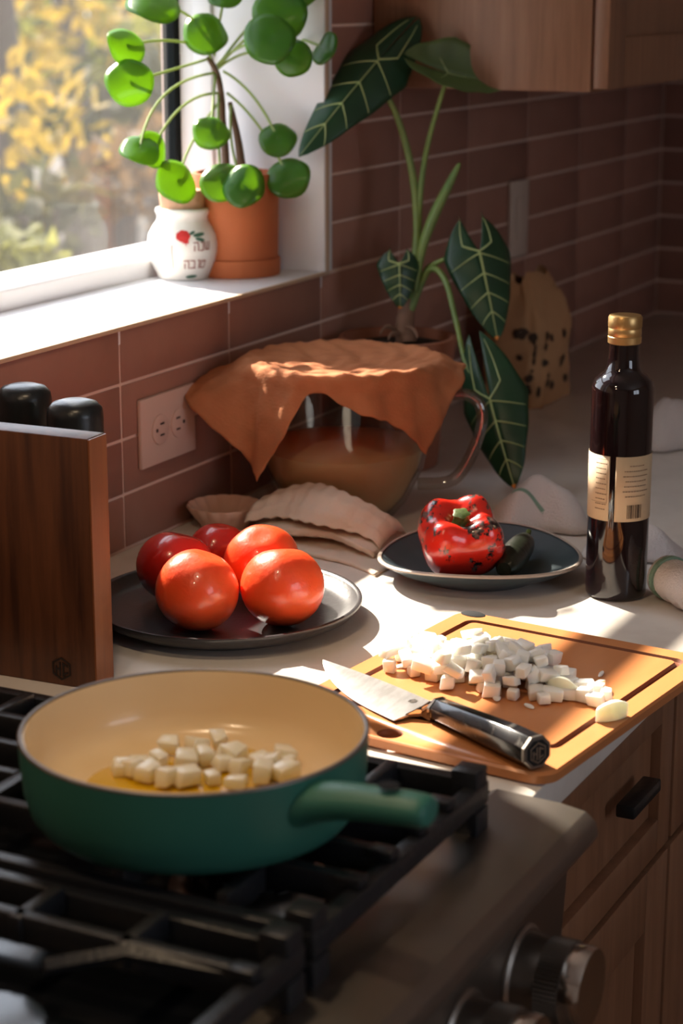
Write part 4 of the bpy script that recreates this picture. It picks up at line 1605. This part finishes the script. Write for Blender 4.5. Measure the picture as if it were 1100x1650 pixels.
# ================================================================== knife
K0 = gz(520, 1056, BZ + .006)             # tip
K1 = gz(866, 1213, BZ + .0140)            # centre of the butt
kd = (K1 - K0)
KL = kd.length
kd.normalize()
kw = V((0, 0, 1)).cross(kd).normalized()   # across the blade
if kw.dot(RT) > 0:
    kw = -kw                               # towards the left, the cutting edge
kn = kd.cross(kw).normalized()
if kn.z < 0:
    kn = -kn
kn_l = kn
kni = thing('chef_knife', 'chef knife with dark handle lying on the cutting board', 'knife', K1)
HL = .128
BLn = KL - HL - .012
km = Matrix((-kd, kw, kn)).transposed().to_4x4()      # local x from butt to tip, y to the edge, z up


def kv(mb):
    mb.v = [tuple(km @ V(p)) for p in mb.v]
    return mb


# blade: spine at y=-.006, edge at y up to .040; slightly rolled so that the edge lies on the board
x0 = HL + .012
bl = []
NB = 26
spine, edge = [], []
for i in range(NB + 1):
    s = i / NB
    x = x0 + BLn * s
    spine.append((x, -.0095 + .0095 * s ** 2.2))
    edge.append((x, .0335 * (1 - max(0, (s - .18) / .82) ** 2.1) + .001 if s < 1 else .0005))
vs, fs = [], []
for (xa, ya), (xb, yb) in zip(spine, edge):
    w_ = yb - ya
    for t_ in (0, .35, .80, 1.0):
        th = .0011 * (1 - .25 * t_) if t_ < .9 else .00012
        y = ya + w_ * t_
        z = -.004 - .085 * (y + .0095)
        vs.append(V((xa, y, z + th)))
        vs.append(V((xa, y, z - th)))
for i in range(NB):
    a, c = i * 8, (i + 1) * 8
    for k in range(3):
        fs.append((a + 2 * k, c + 2 * k, c + 2 * k + 2, a + 2 * k + 2))
        fs.append((a + 2 * k + 1, a + 2 * k + 3, c + 2 * k + 3, c + 2 * k + 1))
    fs.append((a, a + 1, c + 1, c))
    fs.append((a + 6, c + 6, c + 7, a + 7))
fs.append((0, 2, 4, 6, 7, 5, 3, 1))
bo = kv(MB().add(vs, fs)).build('blade', 'blade', kni, autos=30)


def oct_ring(x, r, zf=1.0, dz=0.0):
    return [V((x, r * math.cos(math.radians(22.5 + 45 * k)), dz + zf * r * math.sin(math.radians(22.5 + 45 * k)))) for k in range(8)]


def oct_body(rings):
    mb = MB()
    vs = [p for r in rings for p in r]
    fs = [tuple(reversed(range(8))), tuple((len(rings) - 1) * 8 + k for k in range(8))]
    for i in range(len(rings) - 1):
        for k in range(8):
            j = (k + 1) % 8
            fs.append((i * 8 + k, i * 8 + j, (i + 1) * 8 + j, (i + 1) * 8 + k))
    return kv(mb.add(vs, fs))


oct_body([oct_ring(.0035, .0136), oct_ring(.03, .0136), oct_ring(.09, .0120, .95, -.0008), oct_ring(HL - .004, .0112, .92, -.0014)]).build('handle', 'pakkawood', kni, bevel=.0006, autos=25)
bu = oct_body([oct_ring(0, .0126), oct_ring(.0008, .0138), oct_ring(.0033, .0138)]).build('butt_cap', 'steel_dark', kni, autos=20)
oct_body([oct_ring(-.0004, .0108), oct_ring(.0000, .0108)]).build('butt_plate', 'black_plastic', bu, autos=20)
oct_body([oct_ring(HL - .0038, .0117, .92, -.0014), oct_ring(HL - .001, .0117, .92, -.0014)]).build('collar', 'chrome', kni, autos=20)
vs, fs = [], []
bol = [[(HL - .0008, -.0085, .0075), (HL - .0008, .0085, .0075), (HL - .0008, .0085, -.010), (HL - .0008, -.0085, -.010)],
       [(HL + .008, -.0088, .0020), (HL + .008, .0100, .0010), (HL + .008, .0100, -.0085), (HL + .008, -.0088, -.0070)],
       [(HL + .0165, -.0093, -.0022), (HL + .0135, .0230, -.0050), (HL + .0135, .0230, -.0080), (HL + .0165, -.0093, -.0056)]]
vs = [V(p) for r in bol for p in r]
for i in range(2):
    for k in range(4):
        j = (k + 1) % 4
        fs.append((i * 4 + k, i * 4 + j, (i + 1) * 4 + j, (i + 1) * 4 + k))
fs += [(3, 2, 1, 0), (8, 9, 10, 11)]
kv(MB().add(vs, fs)).build('bolster', 'chrome', kni, bevel=.001)
em = km @ Matrix(((0, 0, -1, -.0005), (-1, 0, 0, 0), (0, 1, 0, 0), (0, 0, 0, 1)))
emblem(em, .0086, 'chrome', bu, th=.0003)
em = km @ Matrix.Translation((x0 + BLn * .13, .001, -.0036)) @ Matrix.Rotation(-.085, 4, 'X') @ Matrix.Rotation(math.pi / 2, 4, 'Z')
emblem(em, .0040, 'steel_dark', bo, th=.0003)

# ================================================================== onions on the board
def cube_mesh(name, m_, s, r_):
    mb = MB().box((-s[0], -s[1], -s[2]), s)
    mb.v = [(x * (1 + r_.uniform(-.30, .22)), y * (1 + r_.uniform(-.30, .22)), z * (1 + r_.uniform(-.22, .15))) for x, y, z in mb.v]
    o = mb.build(name, m_, bevel=.0013)
    me = o.data
    bpy.data.objects.remove(o)
    return me


ro_ = random.Random(21)
cubes = [cube_mesh('diced_onion', 'onion', (ro_.uniform(.0048, .0088), ro_.uniform(.0042, .0074), ro_.uniform(.0036, .0066)), ro_) for _ in range(18)]
ridge = [(628, 1052, .8, .014), (668, 1058, 1.0, .020), (705, 1066, 1.1, .024), (745, 1072, 1.25, .028), (782, 1078, 1.5, .030), (820, 1085, 1.35, .028), (858, 1097, 1.0, .022), (890, 1108, .8, .018), (925, 1116, .6, .013)]
placed = []
tries = 0
caps = {0: .013, 1: .020, 2: .022, 3: .024, 4: .030, 5: .029, 6: .020, 7: .013, 8: .012}
while len(placed) < 140 and tries < 6000:
    tries += 1
    i = ro_.choice([0, 0, 1, 1, 1, 2, 2, 2, 3, 3, 3, 4, 4, 4, 5, 5, 5, 6, 6, 7, 7, 8])
    px, py, hf, sp_ = ridge[i]
    c = gz(px + ro_.uniform(-24, 24), py + 12, BZ)
    p = V((c.x + ro_.gauss(0, sp_ * .48), c.y + ro_.gauss(0, sp_ * .34), BZ))
    q = w2b(p)
    if abs(q.y) > HY - .03:
        continue
    z = BZ
    for (u, hgt, rr) in placed:
        dx = math.hypot(u.x - p.x, u.y - p.y)
        if dx < .0112:
            z = max(z, u.z + hgt)
    me = ro_.choice(cubes)
    hgt = max(v_.co.z for v_ in me.vertices) - min(v_.co.z for v_ in me.vertices)
    if z + hgt - BZ > caps[i] + .002:
        continue
    placed.append((V((p.x, p.y, z)), hgt, i))
    o = bpy.data.objects.new('diced_onion', me)
    o.location = (p.x, p.y, z - min(v_.co.z for v_ in me.vertices) + .0003)
    o.rotation_euler = (0, 0, ro_.uniform(0, 6.28)) if z - BZ < .001 else (ro_.uniform(-.4, .4), ro_.uniform(-.4, .4), ro_.uniform(0, 6.28))
    COL.objects.link(o)
    tag(o, 'small white onion cube in the chopped heap on the orange board', 'diced onion', 'chopped onion heap on the board')


def petal(px, py, r, h, yaw, label, m_, lean=0.0):
    """a thick curved wedge of onion layer"""
    vs, fs = [], []
    n_ = 8
    for i in range(n_ + 1):
        a = -.75 + 1.5 * i / n_
        taper = math.cos(a * 1.15)
        for rr, zz in ((r, 0), (r * .72, 0), (r * .72, h * max(taper, .15)), (r, h * max(taper, .15))):
            vs.append(V((rr * math.cos(a), rr * math.sin(a) * 1.2, zz)))
    for i in range(n_):
        for k in range(4):
            j = (k + 1) % 4
            fs.append((i * 4 + k, i * 4 + j, (i + 1) * 4 + j, (i + 1) * 4 + k))
    fs += [(3, 2, 1, 0), (n_ * 4, n_ * 4 + 1, n_ * 4 + 2, n_ * 4 + 3)]
    o = MB().add(vs, fs).build('onion_wedge', m_, bevel=.0008)
    c = gz(px, py, BZ)
    o.location = (c.x, c.y, BZ + .0003)
    o.rotation_euler = (0, 0, yaw)
    return tag(o, label, 'onion')


va = math.atan2(-fwd.y, -fwd.x)
petal(968, 1150, .020, .0165, va + .5, 'large onion wedge at the right tip of the heap, by the groove', 'onion_green')
petal(914, 1118, .0165, .0190, va - .5, 'tall pale green onion wedge near the right end of the heap', 'onion_green')
petal(942, 1110, .016, .0100, va + .9, 'small pale onion wedge behind the tall green one', 'onion_green')
for px, py, rx, ry, yaw, lab in ((800, 1126, .0085, .0035, .4, 'flat onion flake lying in front of the heap'), (852, 1140, .0065, .0028, 1.0, 'tiny onion sliver between the heap and the knife handle'),
                                 (968, 1088, .0075, .0020, .1, 'thin onion sliver right of the heap on the bare board'), (655, 1074, .012, .0045, -.6, 'long onion flake at the left of the heap near the blade')):
    c = gz(px, py, BZ)
    mb = MB().lathe([(0, 0), (.8, 0), (1, .0008), (.85, .0018), (0, .0022)], 16)
    mb.v = [(x * rx, y * ry, z) for x, y, z in mb.v]
    o = mb.build('onion_flake', 'onion')
    o.location = (c.x, c.y, BZ + .0003)
    o.rotation_euler = (0, 0, yaw)
    tag(o, lab, 'onion')

# ================================================================== pan
PZ = GT + .0011
pcn = gz(313, 1171, .110)
PK = .1150 / .1245
PR, PH = .1150, .110 - PZ
pan = thing('saute_pan', 'green saute pan with cream inside on the gas range', 'pan', (pcn.x, pcn.y, PZ))
MB().lathe([(q_[0] * PK , q_[1]) for q_ in [(0, 0), (.088, 0), (.100, .0015), (.111, .006), (.1185, .015), (.1220, .027), (.1238, .045), (.1245, PH - .0012), (.1221, PH - .0012), (.1216, .045), (.1197, .027), (.1160, .0162), (.1085, .0085), (.092, .0045), (0, .003)]], 96).build('outer_shell', 'pan_green', pan, autos=70)
FLR = .0120                               # thick sandwich base
MB().lathe([(q_[0] * PK, q_[1] + FLR * (1 - q_[1] / PH)) for q_ in [(0, .0031), (.092, .0046), (.1080, .0088), (.1155, .0165), (.1192, .0272), (.1211, .045), (.1220, PH - .001), (.1206, PH - .001), (.1195, .045), (.1176, .0280), (.1138, .0178), (.1065, .0105), (.090, .0066), (0, .0052)]], 96).build('inner_lining', 'pan_cream', pan, autos=70)
MB().lathe([(PR + .0002, PH - .0012), (PR + .0002, PH + .0001), (PR - .0014, PH + .0006), (PR - .0030, PH + .0001), (PR - .0030, PH - .0009)], 96, closed=True).build('rim', 'pan_rim', pan, autos=90)
oc = V((pcn.x, pcn.y, PZ))
oil_c = gz(335, 1228, PZ + .0068)
mb = MB()
poly = []
for k in range(48):
    a = 2 * math.pi * k / 48
    rr = .074 * (1 + .07 * math.sin(3 * a + 1) + .05 * math.sin(5 * a))
    poly.append((rr * math.cos(a), rr * math.sin(a)))
mb.prism(poly, .0069 + FLR * .9, .0081 + FLR * .9)
o = mb.build('oil_pool', 'oil', bevel=.0004)
off = V((.003, .001, 0))
o.location = oc + off
tag(o, 'golden cooking oil pooled in the green pan', 'oil')
# handle
dirh = RT * .985 - V((FW.x, FW.y, 0)).normalized() * .17
dirh.normalize()
a0 = gd(0, 0, 1) - gd(0, 0, 1)
hA = gz(425, 1312, PZ + .030) - oc
hB = gz(696, 1291, PZ + .062) - oc
hd2 = V((hB.x - hA.x, hB.y - hA.y, 0))
hl = hd2.length
hd2.normalize()
hz_ = lambda s: .021 + .030 * (1 - math.exp(-s * 5.0)) + .004 * s
hp = [hA + hd2 * (hl * s) for s in (-.06, .02, .10, .18, .27, .36, .46, .56, .66, .76, .86, .94, .985, 1.0)]
hp = [V((p.x, p.y, hz_(max(0, s)))) for p, s in zip(hp, (-.06, .02, .10, .18, .27, .36, .46, .56, .66, .76, .86, .94, .985, 1.0))]
hr = [.0250, .0255, .0235, .0205, .0185, .0172, .0160, .0154, .0150, .0148, .0146, .0142, .0130, .0095]
hn = MB().tube(hp, hr, 20, flat=.72, ref=(0, 0, 1)).build('handle', 'pan_green', pan, sub=1, autos=80)
q = hA + hd2 * .002
MB().tube([q - hd2 * .016 + V((0, 0, .019 - q.z)), q + hd2 * .010 + V((0, 0, .023 - q.z))], [.0265, .0245], 20, flat=.75, ref=(0, 0, 1)).build('handle_mount', 'pan_green', pan, bevel=.002)
e_ = hp[-3]
MB().lathe([(0, 0), (.006, 0), (.007, .0004), (.0055, .0008), (0, .0008)], 20, (e_.x - hd2.x * .022, e_.y - hd2.y * .022, e_.z + .0118)).build('hang_dimple', 'rubber', hn)

# onions in the pan
ro2 = random.Random(5)
ck = [cube_mesh('frying_onion', 'onion_cooked', (ro2.uniform(.0055, .0080), ro2.uniform(.0050, .0072), ro2.uniform(.0040, .0062)), ro2) for _ in range(6)]
taken = []
spots = [(398, 1214), (418, 1236), (448, 1232), (478, 1236), (505, 1226), (300, 1238), (330, 1232), (360, 1240), (388, 1250), (255, 1240), (196, 1226), (318, 1214), (352, 1208), (168, 1238), (272, 1214), (425, 1258), (340, 1262), (300, 1264), (240, 1258), (372, 1222), (215, 1250), (270, 1268), (380, 1270), (460, 1256)]
for k, (px, py) in enumerate(spots):
    p = gz(px, py, PZ + .0085 + FLR * .9)
    me = ck[k % 6]
    zmin = min(v_.co.z for v_ in me.vertices)
    if math.hypot(p.x - oc.x, p.y - oc.y) > .064:
        p = oc + V((p.x - oc.x, p.y - oc.y, 0)).normalized() * (.064 + .010 * ((k * 7) % 5 - 2) / 2)
    o = bpy.data.objects.new('frying_onion', me)
    o.location = (p.x, p.y, PZ + .0092 + FLR * .9 - zmin)
    o.rotation_euler = (ro2.uniform(-.25, .25), ro2.uniform(-.25, .25), ro2.uniform(0, 6.28))
    o.scale = (ro2.uniform(.8, 1.25), ro2.uniform(.8, 1.25), 1)
    COL.objects.link(o)
    tag(o, 'pale onion cube frying in the oil inside the green pan', 'frying onion', 'onion cubes in the pan')
